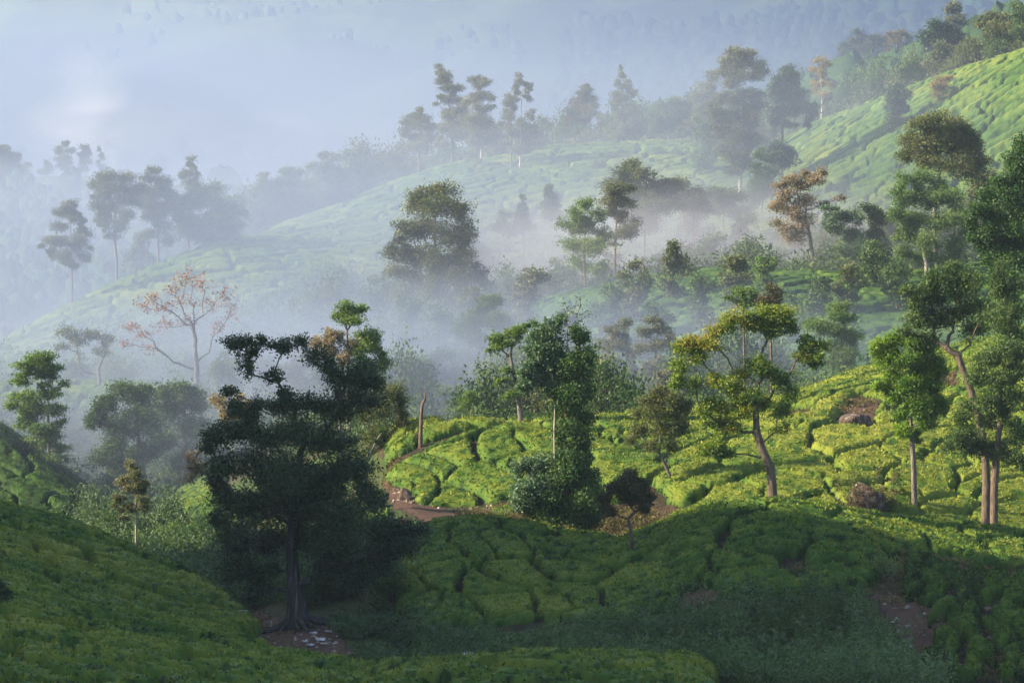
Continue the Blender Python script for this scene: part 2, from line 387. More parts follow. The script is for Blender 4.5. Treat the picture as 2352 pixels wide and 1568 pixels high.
def tea_region(poly, du, dy, ang, l1, l2, seed, height_m, lane, leaf_n, leaf_size, label, umin=None, bare=None, tone=0.0, warp=0.5, bumpy=0.16, min_lane=0.35, edge=0.15):
    p = np.array(poly, float)
    u0, u1, y0, y1 = p[:, 0].min(), p[:, 0].max(), p[:, 1].min(), p[:, 1].max()
    us = np.arange(u0, u1 + du, du); yy = np.arange(y0, y1 + dy, dy)
    UU, YY = np.meshgrid(us, yy, indexing='ij')
    XX = (UU - 1176) / 1176 * TAN * YY
    inside = in_poly(UU + 14 * (vnoise(XX, YY, seed) - .5), YY + 2 * (vnoise(XX + 9, YY, seed) - .5), poly)
    if bare is not None:
        for b in bare: inside &= ~in_poly(UU + 16 * (vnoise(XX, YY, seed) - .5), YY, b)
    cid, bd, pair = cell_field(XX, YY, ang, l1, l2, seed, warp)
    lw = lane * (min_lane + (1.0 - min_lane) * pair ** 2 * 1.6) * (0.75 + 0.5 * vnoise(XX / 1.3, YY / 1.3, seed + 3))
    tt = np.clip((bd - lw * 0.5) / (l2 * edge), 0, 1)
    prof = np.sqrt(1 - (1 - tt) ** 2.4)
    ero, dd = inside.copy(), np.zeros(inside.shape)
    for _ in range(8):
        e2 = ero.copy(); e2[1:] &= ero[:-1]; e2[:-1] &= ero[1:]; e2[:, 1:] &= ero[:, :-1]; e2[:, :-1] &= ero[:, 1:]
        e2[0] = e2[-1] = False; e2[:, 0] = e2[:, -1] = False
        ero = e2; dd += ero
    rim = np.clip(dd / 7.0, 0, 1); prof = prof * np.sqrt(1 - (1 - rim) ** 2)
    hc = height_m * (0.9 + 0.2 * _hash(cid % 4000, cid // 4000, seed + 5))
    base = height(XX, YY)
    lumps = (fbm(XX / 0.9, YY / 0.9, seed + 6, 3) - 0.5) * bumpy * 1.1 + (fbm(XX / 0.28, YY / 0.28, seed + 7, 2) - 0.5) * bumpy * 0.8
    holes = smooth((0.24 - fbm(XX / 1.9, YY / 1.9, seed + 17, 3)) / 0.05)
    top = prof * (hc + lumps) * (1 - 0.8 * holes) - 0.12
    ZZ = base + top
    ok = inside & (top > 0.0)
    n1, n2 = XX.shape
    ii, jj = np.meshgrid(np.arange(n1 - 1), np.arange(n2 - 1), indexing='ij')
    fok = ok[:-1, :-1] | ok[1:, :-1] | ok[1:, 1:] | ok[:-1, 1:]
    fok &= (inside[:-1, :-1] & inside[1:, 1:])
    a = (ii * n2 + jj)[fok]
    F = np.stack([a, a + n2, a + n2 + 1, a + 1], 1)
    V = np.stack([XX, YY, ZZ], -1).reshape(-1, 3)
    big = fbm(XX / 14, YY / 14, seed + 12, 3)
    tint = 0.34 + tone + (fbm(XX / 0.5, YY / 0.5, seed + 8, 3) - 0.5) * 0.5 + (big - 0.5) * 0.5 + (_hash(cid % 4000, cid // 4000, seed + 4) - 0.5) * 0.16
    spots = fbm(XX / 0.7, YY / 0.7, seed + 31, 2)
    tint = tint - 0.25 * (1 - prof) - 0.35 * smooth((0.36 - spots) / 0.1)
    tint = tint.ravel()
    fc = cid.ravel()[F[:, 0]]
    return dict(V=V, F=F, tint=tint, fc=fc, prof=prof.ravel(), leaf_n=leaf_n, leaf_size=leaf_size, label=label, seed=seed, y=float(np.mean(YY)))
def leaf_cards(P, N, size, tint, rng, up=0.6, aspect=0.5):
    """one small pointed leaf at each P"""
    n = len(P)
    d = rng.normal(size=(n, 3)); d += N * up; d /= np.linalg.norm(d, axis=1, keepdims=True)
    e = rng.normal(size=(n, 3)); e -= d * np.sum(e * d, 1, keepdims=True); e /= np.linalg.norm(e, axis=1, keepdims=True)
    L = (size * (0.7 + 0.6 * rng.random(n)))[:, None] if np.ndim(size) == 0 else (size * (0.7 + 0.6 * rng.random(n)))[:, None]
    q = e * L * aspect * 0.62
    V = np.stack([P - q, P + q, P + d * L], 1).reshape(-1, 3)
    return V, np.arange(3 * n).reshape(-1, 3), np.repeat(tint, 3)
def region_leaves(R, F, rng, dens):
    V = R['V']
    if dens <= 0 or not len(F): return None
    p0, p1, p2, p3 = (V[F[:, k]] for k in range(4))
    ar = np.linalg.norm(np.cross(p2 - p0, p3 - p1), axis=1) * 0.5
    pr = R['prof'][F[:, 0]]
    n = rng.poisson(ar * dens * (0.25 + 0.75 * pr ** 1.3))
    fi = np.repeat(np.arange(len(F)), n)
    if not len(fi): return None
    s, t = rng.random(len(fi))[:, None], rng.random(len(fi))[:, None]
    P = p0[fi] * (1-s)*(1-t) + p1[fi]*s*(1-t) + p2[fi]*s*t + p3[fi]*(1-s)*t
    nn = np.cross(p1[fi] - p0[fi], p3[fi] - p0[fi]); nn /= np.linalg.norm(nn, axis=1, keepdims=True) + 1e-9
    nn *= np.sign(nn[:, 2:3])
    P = P - nn * 0.02
    ti = R['tint'][F[fi, 0]] + 0.12 + rng.normal(0, 0.17, len(fi))
    return leaf_cards(P, nn, R['leaf_size'], ti, rng, up=1.1)
def emit(name, R, F, dens, rng, **kw):
    used, inv = np.unique(F, return_inverse=True)
    V = R['V'][used]; F2 = inv.reshape(F.shape); t = R['tint'][used]
    lv = region_leaves(R, F, rng, dens)
    F2 = [F2]
    if lv is not None:
        F2 = F2 + [lv[1] + len(V)]; V = np.concatenate([V, lv[0]]); t = np.concatenate([t, lv[2]])
    c = V.mean(0)
    if kw.get('kind') is None: 
        c[2] = V[:, 2].min()
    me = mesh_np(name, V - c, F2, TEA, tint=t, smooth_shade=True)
    o = obj(name, me, **kw); o.location = c.tolist()
    return o
REG = []
BIG_EARTH = [(2040,152),(2420,150),(2420,128),(2060,128),(2000,139)]
MOUND = [(905,140.5),(960,138),(1300,137.5),(1550,137),(1760,140),(1990,142),(2060,147),(2200,150),(2300,148),(2420,150),(2420,163),(2150,163),(1990,160),(1700,159),(1560,160),(1440,160),(1200,162),(1000,161),(950,160),(905,150)]
REG.append(tea_region([q for q in MOUND if q[0] <= 1560] , 3.4, 0.14, math.radians(98), 5.6, 2.5, 1, 0.66, 0.44, 70, 0.15, 'mound', tone=.07, warp=0.55, bumpy=0.10, edge=0.11))
REG.append(tea_region([(1530,136.5),(1760,137),(1990,138.5),(2050,143),(2080,148),(2200,150),(2300,148),(2420,150),(2420,163),(2150,163),(1990,160),(1700,159),(1530,160)], 3.4, 0.14, math.radians(8), 4.4, 2.2, 2, 0.78, 0.46, 70, 0.16, 'knoll',
      bare=[[(1560,136),(1650,136),(1655,139.5),(1570,140)],[(1790,141),(1850,141),(1860,143.5),(1800,144)]], bumpy=0.22, tone=0.04))
REG.append(tea_region([(2080,148),(2420,147),(2420,124),(2150,124),(2080,138)], 3.6, 0.16, math.radians(75), 2.8, 1.5, 3, 0.85, 0.95, 105, 0.16, 'bank', tone=-0.1, bumpy=0.25,
      bare=[[(2060,136.5),(2130,136.5),(2150,130),(2060,129)]]))
SLOPE = [(-60,84),(-60,203),(0,203),(170,196),(300,184),(480,160),(560,148),(600,141),(560,135),(585,128),(640,124),(820,119),(1000,117),(1200,116),(1600,115),(1660,112),(1650,100),(900,100),(600,90)]
REG.append(tea_region(SLOPE, 4.0, 0.26, math.radians(-32), 6.0, 1.9, 4, 1.05, 0.8, 34, 0.17, 'left slope', tone=0.14, warp=0.9, bumpy=0.24, min_lane=0.3))
LIT = [(880,184),(930,180),(960,175.5),(1100,175.5),(1220,175.5),(1300,171),(1400,174),(1500,176),(1560,170),(1700,163),(1900,164),(2100,165.5),(2420,167),(2420,228),(2352,228),(2100,221),(1990,216),(1800,209),(1600,204),(1400,199),(1200,197),(1000,199),(880,202)]
LIT_BARE = [[(880,186),(915,187.3),(960,188.5),(1060,191),(1180,194),(1180,194.7),(1060,192),(960,189.6),(900,188.6),(880,187.4)],
  [(1790,196),(1855,194),(1865,198),(1800,200)],[(1920,191),(2005,189),(2030,199),(1965,201)],[(2125,203),(2195,202),(2205,209),(2145,210)]]
REG.append(tea_region([(880,184),(930,180),(960,175.5),(1100,175.5),(1220,175.5),(1300,171),(1400,174),(1440,175),(1440,199),(1400,199),(1200,197),(1000,199),(880,202)], 3.8, 0.26, math.radians(104), 7.0, 2.9, 5, 0.7, 0.44, 34, 0.19, 'lit field', bare=LIT_BARE, tone=0.22, warp=0.7, bumpy=0.10))
REG.append(tea_region([(1385,173),(1500,176),(1560,170),(1700,163),(1900,164),(2100,165.5),(2420,167),(2420,228),(2352,228),(2100,221),(1990,216),(1800,209),(1600,204),(1385,198.5)], 3.8, 0.26, math.radians(25), 5.6, 2.7, 6, 0.8, 0.46, 34, 0.19, 'lit hillside', bare=LIT_BARE, tone=0.22, warp=0.7, bumpy=0.10))
REG.append(tea_region([(1090,165.5),(1260,164.5),(1260,172),(1120,169)], 3.0, 0.15, math.radians(60), 4.5, 1.6, 7, 0.8, 0.5, 90, 0.12, 'small lit plot', tone=0.12))
REG.append(tea_region([(690,168),(760,158),(880,157),(880,163),(890,170),(880,182),(700,182)], 3.2, 0.2, math.radians(10), 3.5, 2.0, 8, 0.9, 0.6, 60, 0.13, 'plot behind the old tree', tone=0.1))
REG.append(tea_region([(-60,252),(-60,225),(0,222),(120,222),(240,238),(250,252),(100,256),(0,258)], 4.0, 0.3, math.radians(-40), 7.0, 2.0, 9, 0.9, 0.5, 25, 0.18, 'dark spur', tone=-0.12, warp=.8))
REG.append(tea_region([(395,232),(480,216),(520,222),(520,262),(400,268),(360,255)], 4.0, 0.3, math.radians(30), 6.0, 2.0, 10, 0.9, 0.45, 22, 0.18, 'gully plot', warp=.8))
REG.append(tea_region([(400,207),(480,194),(500,200),(500,212),(430,215)], 4.0, 0.25, math.radians(30), 5.0, 2.0, 14, 0.9, 0.45, 22, 0.18, 'gully knob', warp=.8))
REG.append(tea_region([(-60,306),(-60,315),(340,313),(470,304),(440,288),(200,296)], 4.0, 0.4, math.radians(5), 8.0, 2.2, 11, 1.0, 0.6, 0, 0.18, 'misty terrace', warp=.8))
REG.append(tea_region([(1180,366),(1300,366),(1500,361),(1800,353),(2060,353),(2352,363),(2420,365),(2420,262),(2200,262),(1990,262),(1860,262),(1800,290),(1500,300),(1300,330)], 4.8, 0.5, math.radians(6), 8.0, 2.6, 12, 1.1, 0.8, 0, 0.2, 'hazy hill', warp=.6, bumpy=.18))
REG.append(tea_region([(0,462),(50,467),(150,474),(380,494),(510,504),(640,566),(830,573),(1000,580),(1270,588),(1600,590),(1720,582),(1870,565),(2050,546),(2200,532),(2352,517),(2420,512),(2420,440),(2000,445),(1600,455),(1200,470),(800,470),(500,440),(200,425),(0,420)], 4.4, 0.55, math.radians(3), 9.0, 2.7, 13, 1.4, 1.1, 0, 0.25, 'big hill', warp=0.6, bumpy=.26, tone=0.12, min_lane=0.6))
REG.append(tea_region([(1150,762),(1400,745),(1700,733),(1890,720),(2090,703),(2200,694),(2200,640),(1850,640),(1400,650),(1250,660)], 5.0, 0.9, math.radians(5), 14.0, 3.0, 15, 1.1, 1.0, 0, 0.25, 'second ridge', warp=.6, bumpy=.2, tone=0.15))
# single bushes: the cells showing largest become objects, the rest of each field one mass
GROUP_OF = {'mound': ('tea bushes on the front mound', 'clipped tea bush on the shaded mound'),
  'knoll': ('tea bushes on the rounded knoll', 'lumpy tea bush on the knoll'),
  'bank': ('tea bushes in the lower corner bank', 'dark tea bush on the reddish bank'),
  'left slope': ('tea bushes on the shaded near slope', 'dark green tea bush on the shaded slope'),
  'lit field': ('sunlit tea bushes behind the ivy tree', 'yellow-green tea bush on the sunlit field'),
  'lit hillside': ('sunlit tea bushes on the boulder hillside', 'bright yellow-green tea bush'),
  'small lit plot': ('tea bushes in the little plot by the dirt track', 'bright tea bush in the small plot')}
allc = []
for r_i, R in enumerate(REG):
    if R['label'] not in GROUP_OF: continue
    ids, cnt = np.unique(R['fc'], return_counts=True)
    Vc = R['V'][R['F'][:, 0]]
    uu, vv = pix_of(Vc[:, 0], Vc[:, 1], Vc[:, 2])
    vis = (uu > 0) & (uu < 2352) & (vv < 1568)
    order = np.argsort(R['fc'], kind='stable'); fc = R['fc'][order]
    st = np.searchsorted(fc, ids); en = np.searchsorted(fc, ids, side='right')
    for i, s0, e0 in zip(ids, st, en):
        f = order[s0:e0]
        if vis[f].mean() < 0.5 or len(f) < 12: continue
        A = (uu[f].max() - uu[f].min()) * (vv[f].max() - vv[f].min())
        allc.append((A, r_i, f))
allc.sort(key=lambda q: -q[0])
taken = {}
for A, r_i, f in allc[:298]: taken.setdefault(r_i, []).append(f)
SMALL_NAME = {'left slope': ('left_slope_tea', 'dense rows of dark green tea covering the slope in the shade')}
for r_i, R in enumerate(REG):
    rng = np.random.default_rng(100 + r_i)
    mask = np.ones(len(R['F']), bool)
    made = []
    for f in taken.get(r_i, []):
        mask[f] = False
        g, lab = GROUP_OF[R['label']]
        made.append((emit('tea_bush', R, R['F'][f], R['leaf_n'], rng, label=lab, cat='tea bush', group=g), lab))
    tell_apart(made)
    if mask.sum() > 10:
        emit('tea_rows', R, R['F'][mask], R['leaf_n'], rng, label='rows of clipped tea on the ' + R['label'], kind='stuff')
print('tea tris', sum(len(o.data.polygons) for o in COL.objects if o.type == 'MESH') * 2)
# ---------------------------------------------------------------- tree builder
BARK = noise_mat('bark_brown', [(0.3, (0.045, 0.035, 0.027)), (0.7, (0.15, 0.12, 0.09))], 3.0, bump=0.06, stretch=(3, 3, 0.6))
BARK_PALE = noise_mat('bark_pale', [(0.3, (0.14, 0.125, 0.10)), (0.7, (0.42, 0.39, 0.34))], 2.5, bump=0.04, stretch=(3, 3, 0.7))
BARK_GREY = noise_mat('bark_grey', [(0.3, (0.05, 0.045, 0.04)), (0.7, (0.18, 0.165, 0.145))], 2.5, bump=0.05, stretch=(3, 3, 0.6))
BARK_FIG = noise_mat('bark_fig', [(0.35, (0.025, 0.024, 0.023)), (0.6, (0.055, 0.052, 0.05)), (0.75, (0.16, 0.16, 0.155))], 1.6, bump=0.08, bump_scale=6, stretch=(4, 4, 0.35))
BARK_RED = noise_mat('bark_weathered', [(0.3, (0.045, 0.033, 0.026)), (0.7, (0.16, 0.12, 0.09))], 3.0, bump=0.05, stretch=(3, 3, 0.6))
LM = dict(
 dark=leaf_mat('leaves_dark', [(0.008, 0.022, 0.010), (0.018, 0.044, 0.016), (0.035, 0.068, 0.022), (0.075, 0.09, 0.03)], rough=0.5, spec=0.25, trans=0.1),
 ivy=leaf_mat('leaves_ivy', [(0.012, 0.036, 0.010), (0.03, 0.075, 0.018), (0.06, 0.12, 0.03), (0.12, 0.17, 0.05)], rough=0.55, spec=0.22, trans=0.15),
 glossy=leaf_mat('leaves_glossy', [(0.025, 0.06, 0.03), (0.05, 0.10, 0.05), (0.09, 0.15, 0.08), (0.19, 0.24, 0.14)], rough=0.5, spec=0.28, trans=0.2),
 moss=leaf_mat('leaves_moss', [(0.03, 0.07, 0.012), (0.09, 0.16, 0.02), (0.19, 0.21, 0.025), (0.27, 0.19, 0.025)], rough=0.6, spec=0.3, trans=0.3),
 bright=leaf_mat('leaves_bright', [(0.03, 0.08, 0.010), (0.07, 0.15, 0.014), (0.15, 0.24, 0.02), (0.24, 0.31, 0.03)], rough=0.55, spec=0.3, trans=0.35),
 mid=leaf_mat('leaves_mid', [(0.022, 0.048, 0.016), (0.045, 0.085, 0.025), (0.08, 0.125, 0.035), (0.12, 0.16, 0.055)], rough=0.6, spec=0.25, trans=0.3),
 light=leaf_mat('leaves_light', [(0.04, 0.08, 0.025), (0.08, 0.14, 0.035), (0.13, 0.19, 0.055), (0.19, 0.23, 0.08)], rough=0.6, spec=0.25, trans=0.35),
 olive=leaf_mat('leaves_olive', [(0.035, 0.05, 0.018), (0.07, 0.085, 0.03), (0.11, 0.12, 0.045), (0.16, 0.15, 0.07)], rough=0.6, spec=0.25, trans=0.3),
 gum=leaf_mat('leaves_gum', [(0.05, 0.06, 0.035), (0.09, 0.10, 0.055), (0.15, 0.15, 0.09), (0.25, 0.22, 0.14)], rough=0.55, spec=0.2, trans=0.3),
 pink=leaf_mat('leaves_pink', [(0.09, 0.085, 0.05), (0.17, 0.135, 0.105), (0.27, 0.20, 0.175), (0.36, 0.28, 0.25)], rough=0.6, spec=0.3, trans=0.4),
 red=leaf_mat('leaves_red', [(0.13, 0.05, 0.03), (0.20, 0.075, 0.045), (0.26, 0.11, 0.06), (0.26, 0.17, 0.05)], rough=0.6, spec=0.3, trans=0.4),
 yellow=leaf_mat('leaves_yellow', [(0.10, 0.08, 0.03), (0.16, 0.12, 0.03), (0.26, 0.18, 0.04), (0.30, 0.17, 0.05)], rough=0.6, spec=0.3, trans=0.4),
 rusty=leaf_mat('leaves_rusty', [(0.03, 0.035, 0.016), (0.055, 0.06, 0.024), (0.10, 0.075, 0.035), (0.16, 0.085, 0.05)], rough=0.6, spec=0.25, trans=0.25),
)
def grow(trunk, attract, rng, seg, bf=0.35, wiggle=0.12):
    """connect every attractor to the nearest, least roundabout point of the growing skeleton"""
    P, par, depth = [trunk[0]], [-1], [0.0]
    def extend(i, q, curve=True):
        p = P[i]; d = q - p; L = np.linalg.norm(d); n = max(1, int(round(L / seg)))
        side = rng.normal(size=3); side -= d * (side @ d) / (L * L + 1e-9); side /= np.linalg.norm(side) + 1e-9
        bow = L * rng.uniform(0, wiggle); k = i
        for s in range(1, n + 1):
            t = s / n
            off = side * bow * math.sin(math.pi * t) if curve else 0
            c = p + d * t + off + (rng.normal(size=3) * seg * 0.07 if (s < n and curve) else 0)
            if curve: c = c - np.array([0, 0, 0.12 * L * math.sin(math.pi * t)]) * (0.5 if d[2] < L * 0.5 else 0)
            depth.append(depth[k] + float(np.linalg.norm(c - P[k]))); P.append(c); par.append(k); k = len(P) - 1
        return k
    k = 0
    for q in trunk[1:]: k = extend(k, q, False)
    ntr = len(P)
    first = max(1, int(ntr * 0.25))
    A = np.array(attract)
    d0 = np.array([np.min(np.linalg.norm(np.array(P[first:ntr] if ntr > first else P) - a, axis=1)) for a in A])
    tips = np.zeros(len(A), int)
    for ai in np.argsort(d0):
        a = A[ai]; N = np.array(P); dist = np.linalg.norm(N - a, axis=1)
        cost = dist + bf * np.array(depth) + np.maximum(0, N[:, 2] - a[2]) * 0.5
        cost[:first] += 1e3 if ntr > 2 else 0
        tips[ai] = extend(int(np.argmin(cost)), a)
    return np.array(P), np.array(par), tips, ntr
def radii(P, par, tips, r0, rtip, p=1.75):
    w = np.zeros(len(P)); w[tips] = 1.0
    for i in range(len(P) - 1, 0, -1):
        if w[i] == 0: w[i] = 1.0
        w[par[i]] += w[i]
    w = w / w[0]
    lo = (rtip / r0) ** p
    R = r0 * np.maximum(w, lo) ** (1 / p)
    R = np.where(np.arange(len(P)) > 0, R, r0)
    dist = np.linalg.norm(P - P[0], axis=1)
    return R
def wood_mesh(name, P, par, R, sel, sides, mat, flare=0.0, flute=0, local=None):
    """tubes along the skeleton; SEL: node indices whose edge to the parent is drawn"""
    n = len(P)
    main = {}
    for i in sel:
        q = par[i]
        if q not in main or R[i] > R[main[q]]: main[q] = i
    D = np.zeros((n, 3)); D[1:] = P[1:] - P[par[1:]]
    D[0] = P[1] - P[0] if n > 1 else (0, 0, 1)
    D /= np.linalg.norm(D, axis=1, keepdims=True) + 1e-9
    ref = np.where(np.abs(D[:, 2:3]) < 0.9, np.array([[0, 0, 1.0]]), np.array([[1.0, 0, 0]]))
    A = np.cross(D, ref); A /= np.linalg.norm(A, axis=1, keepdims=True) + 1e-9
    B = np.cross(D, A)
    ang = np.linspace(0, 2 * np.pi, sides, endpoint=False)
    c, s = np.cos(ang), np.sin(ang)
    V, F = [], []; ring = {}
    def add_ring(pt, a, b, r, key=None):
        rr = r
        if flute and key is not None:
            hgt = max(0.0, 1 - np.linalg.norm(pt - P[0]) / (flare if flare else 1))
            rr = r * (1 + 0.28 * np.sin(ang * flute + 1.0) * (0.25 + 0.75 * hgt))
        V.append(pt + np.outer(c * rr, a) + np.outer(s * rr, b)); return (len(V) - 1) * sides
    if flare:
        R = R.copy()
        dz = np.clip(1 - (P[:, 2] - P[0][2]) / flare, 0, 1)
        R[:1] = R[:1]
        base = np.arange(n) < 1 + 0 * n
        R = np.where(np.linalg.norm((P - P[0])[:, :2], axis=1) < R[0] * 2.5, R * (1 + 0.55 * dz ** 2), R)
    for i in sorted(sel):
        q = par[i]
        if main[q] == i and q in ring: a0 = ring[q]
        elif main[q] == i and q not in ring: a0 = add_ring(P[q], A[i], B[i], R[q] if q == 0 else min(R[q], R[i] * 1.35), 1 if flute else None)
        else: a0 = add_ring(P[q], A[i], B[i], min(R[q], R[i] * 1.35))
        a1 = add_ring(P[i], A[i], B[i], R[i], 1 if flute else None); ring[i] = a1
        # align rings: choose the rotation with least twist
        v0 = V[a0 // sides][0] - V[a0 // sides].mean(0); v1 = V[a1 // sides] - V[a1 // sides].mean(0)
        sh = int(np.argmax(v1 @ v0))
        for k in range(sides):
            k2 = (k + 1) % sides
            F.append((a0 + k, a0 + k2, a1 + (k2 + sh) % sides, a1 + (k + sh) % sides))
        if i not in set(): pass
    Vn = np.concatenate(V)
    if local is not None: Vn = Vn - local
    return mesh_np(name, Vn, np.array(F), mat, smooth_shade=True)
TREE_BOXES = []
def tree(name, label, cat, u, y, trunk, lobes, leaf='mid', r0=0.3, bark=None, seed=1, group=None, tips=7, dens=1.0,
         size=5.0, hero=False, leafy=1.0, rtip=0.02, sides=6, spread=0.34, flare=0.0, flute=0, tone=0.0, deep=0.85, bare=(), seg=None, clumpvar=0.14, bf=0.3, flat=0.75, upleaf=0.5, puff=1.08, rnd=0.74, fill=0.5):
    rng = np.random.default_rng(seed * 7919 + 13)
    if fill > 0:          # smaller sprays between neighbouring masses, so that the crown does not fall into separate pads
        extra = []
        for i_, a_ in enumerate(lobes):
            near = sorted(range(len(lobes)), key=lambda j_: (lobes[j_][0] - a_[0]) ** 2 + (lobes[j_][1] - a_[1]) ** 2)[1:4]
            for j_ in near:
                b_ = lobes[j_]
                if j_ > i_ and rng.random() < fill and math.hypot(b_[0] - a_[0], b_[1] - a_[1]) < 1.9 * (a_[2] + b_[2]):
                    t_ = rng.uniform(.35, .65); r_ = 0.5 * (a_[2] + b_[2]) * rng.uniform(.45, .75)
                    extra.append((a_[0] * t_ + b_[0] * (1 - t_) + rng.normal(0, 3), a_[1] * t_ + b_[1] * (1 - t_), r_, r_ * .9) + ((0, a_[5]) if len(a_) > 5 and False else ()))
        lobes = list(lobes) + extra
    bark = bark or BARK
    k = px_m(y); size = size * 1.2
    spread *= 0.8 if hero else 0.88; dens *= 1.1 if hero else 0.95
    gx, gz = ground_at(u, y)
    basep = np.array([gx, y, gz])
    def W(uu, vv, dy=0.0):
        x, z = to_world(uu, vv, y); return np.array([float(x), y + dy, float(z)])
    tp = [basep - np.array([0, 0, 0.3])] + [W(*q) for q in trunk]
    att, lob_of = [], []
    cu = np.mean([l[0] for l in lobes])
    for li, l in enumerate(lobes):
        uu, vv, ru, rv = l[:4]
        rm = (ru + rv) / 2 * k
        dy = l[4] if len(l) > 4 else rng.uniform(-1, 1) * rm * deep * 1.3
        c = W(uu, vv, dy)
        nt_ = max(3, int(tips * (1.6 if hero else 1.25) * (0.6 + 0.4 * (ru * rv) / 1500.0) ** 0.6))
        for _ in range(nt_):
            d = rng.normal(size=3); d /= np.linalg.norm(d); rr = rng.random() ** 0.4 * 0.82
            att.append(c + d * rr * np.array([ru * k, rm * deep, rv * k])); lob_of.append(li)
    n_leafy = len(att)
    lobes = [(l[0], l[1], l[2] * puff * (1 - 0.1 * rnd), max(l[3], l[2] * rnd) * puff) + tuple(l[4:]) for l in lobes]
    for b in bare: att.append(W(*b)); lob_of.append(-1)
    seg = seg or max(0.35, 16 * k)
    P, par, tipi, ntr = grow(tp, att, rng, seg, bf=bf)
    R = radii(P, par, tipi, r0, rtip)
    path = np.zeros(len(P))
    for i in range(1, len(P)): path[i] = path[par[i]] + np.linalg.norm(P[i] - P[par[i]])
    R = R * (1 - 0.5 * path / path.max())
    root = bpy.data.objects.new(name, None); link(props(root, label, cat, group)); root.location = basep.tolist()
    root.empty_display_size = 0.5
    allsel = list(range(1, len(P)))
    if hero:
        limb = np.full(len(P), -1); limb[:ntr] = 0; nl = 0; thr = r0 * 0.22
        for i in range(ntr, len(P)):
            if limb[par[i]] == 0 and R[i] > thr: nl += 1; limb[i] = nl
            elif limb[par[i]] == 0: limb[i] = 0
            else: limb[i] = limb[par[i]]
        for L in range(0, nl + 1):
            sel = [i for i in allsel if limb[i] == L]
            if sel: obj('trunk' if L == 0 else 'limb', wood_mesh('trunk' if L == 0 else 'limb', P, par, R, sel, sides, bark, flare if L == 0 else 0, flute if L == 0 else 0, basep), root)
    else:
        obj('trunk', wood_mesh('trunk', P, par, R, allsel, sides, bark, flare, flute, basep), root)
    # leaves
    small = [i for i in range(ntr, len(P)) if R[i] < max(rtip * 2.2, r0 * 0.16)]
    if leafy and small and cat == 'tree' and len(lobes) > 3:
        sm = P[np.array(small)]; m_ = int(len(small) * 9 * dens * (4.2 / size))
        q_ = rng.integers(len(sm), size=m_); rr_ = np.mean([l[2] for l in lobes]) * k * 0.22
        off = rng.normal(size=(m_, 3)) * rr_
        V, F, Tt = leaf_cards(sm[q_] + off - basep, off + np.array([0, 0, rr_]), size * k, 0.34 + tone + rng.normal(0, .14, m_), rng, up=upleaf, aspect=.55)
        obj('foliage', mesh_np('foliage', V, F, LM[leaf], tint=Tt), root)
    Vs, Fs, Ts, base_i = [], [], [], 0
    for li, l in enumerate(lobes):
        ru, rv = l[2], l[3]; rm = (ru + rv) / 2 * k
        idx = [j for j in range(n_leafy) if lob_of[j] == li]
        ncards = int(math.pi * ru * rv * 11.0 * dens * leafy / size ** 2)
        if ncards < 3: continue
        cl = np.array([att[j] for j in idx]); ctone = rng.normal(0, clumpvar, len(idx)); csz = rng.uniform(0.45, 1.5, len(idx))
        pick = rng.choice(len(idx), ncards, p=csz ** 2 / (csz ** 2).sum())
        g = rng.normal(size=(ncards, 3)); gn = np.linalg.norm(g, axis=1, keepdims=True)
        g = g / gn * np.minimum(gn, 2.7) * 0.60
        off = g * np.array([ru * k, rm * deep, rv * k * max(flat, .8)]) * spread * 1.6 * csz[pick][:, None]
        PP = cl[pick] + off
        N = off / (np.linalg.norm(off, axis=1, keepdims=True) + 1e-6) * 0.8 + np.array([0, 0, 0.55])
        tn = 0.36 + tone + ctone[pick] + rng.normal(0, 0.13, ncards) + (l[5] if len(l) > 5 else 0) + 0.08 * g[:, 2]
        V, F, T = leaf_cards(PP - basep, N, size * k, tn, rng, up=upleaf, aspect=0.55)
        if hero:
            obj('foliage', mesh_np('foliage', V, F, LM[leaf], tint=T), root)
        else:
            Vs.append(V); Fs.append(F + base_i); Ts.append(T); base_i += len(V)
    if Vs: obj('crown', mesh_np('crown', np.concatenate(Vs), np.concatenate(Fs), LM[leaf], tint=np.concatenate(Ts)), root)
    return root
# ---------------------------------------------------------------- the trees one can tell apart (u, v in the 2352 x 1568 picture, y = metres away)
T = tree
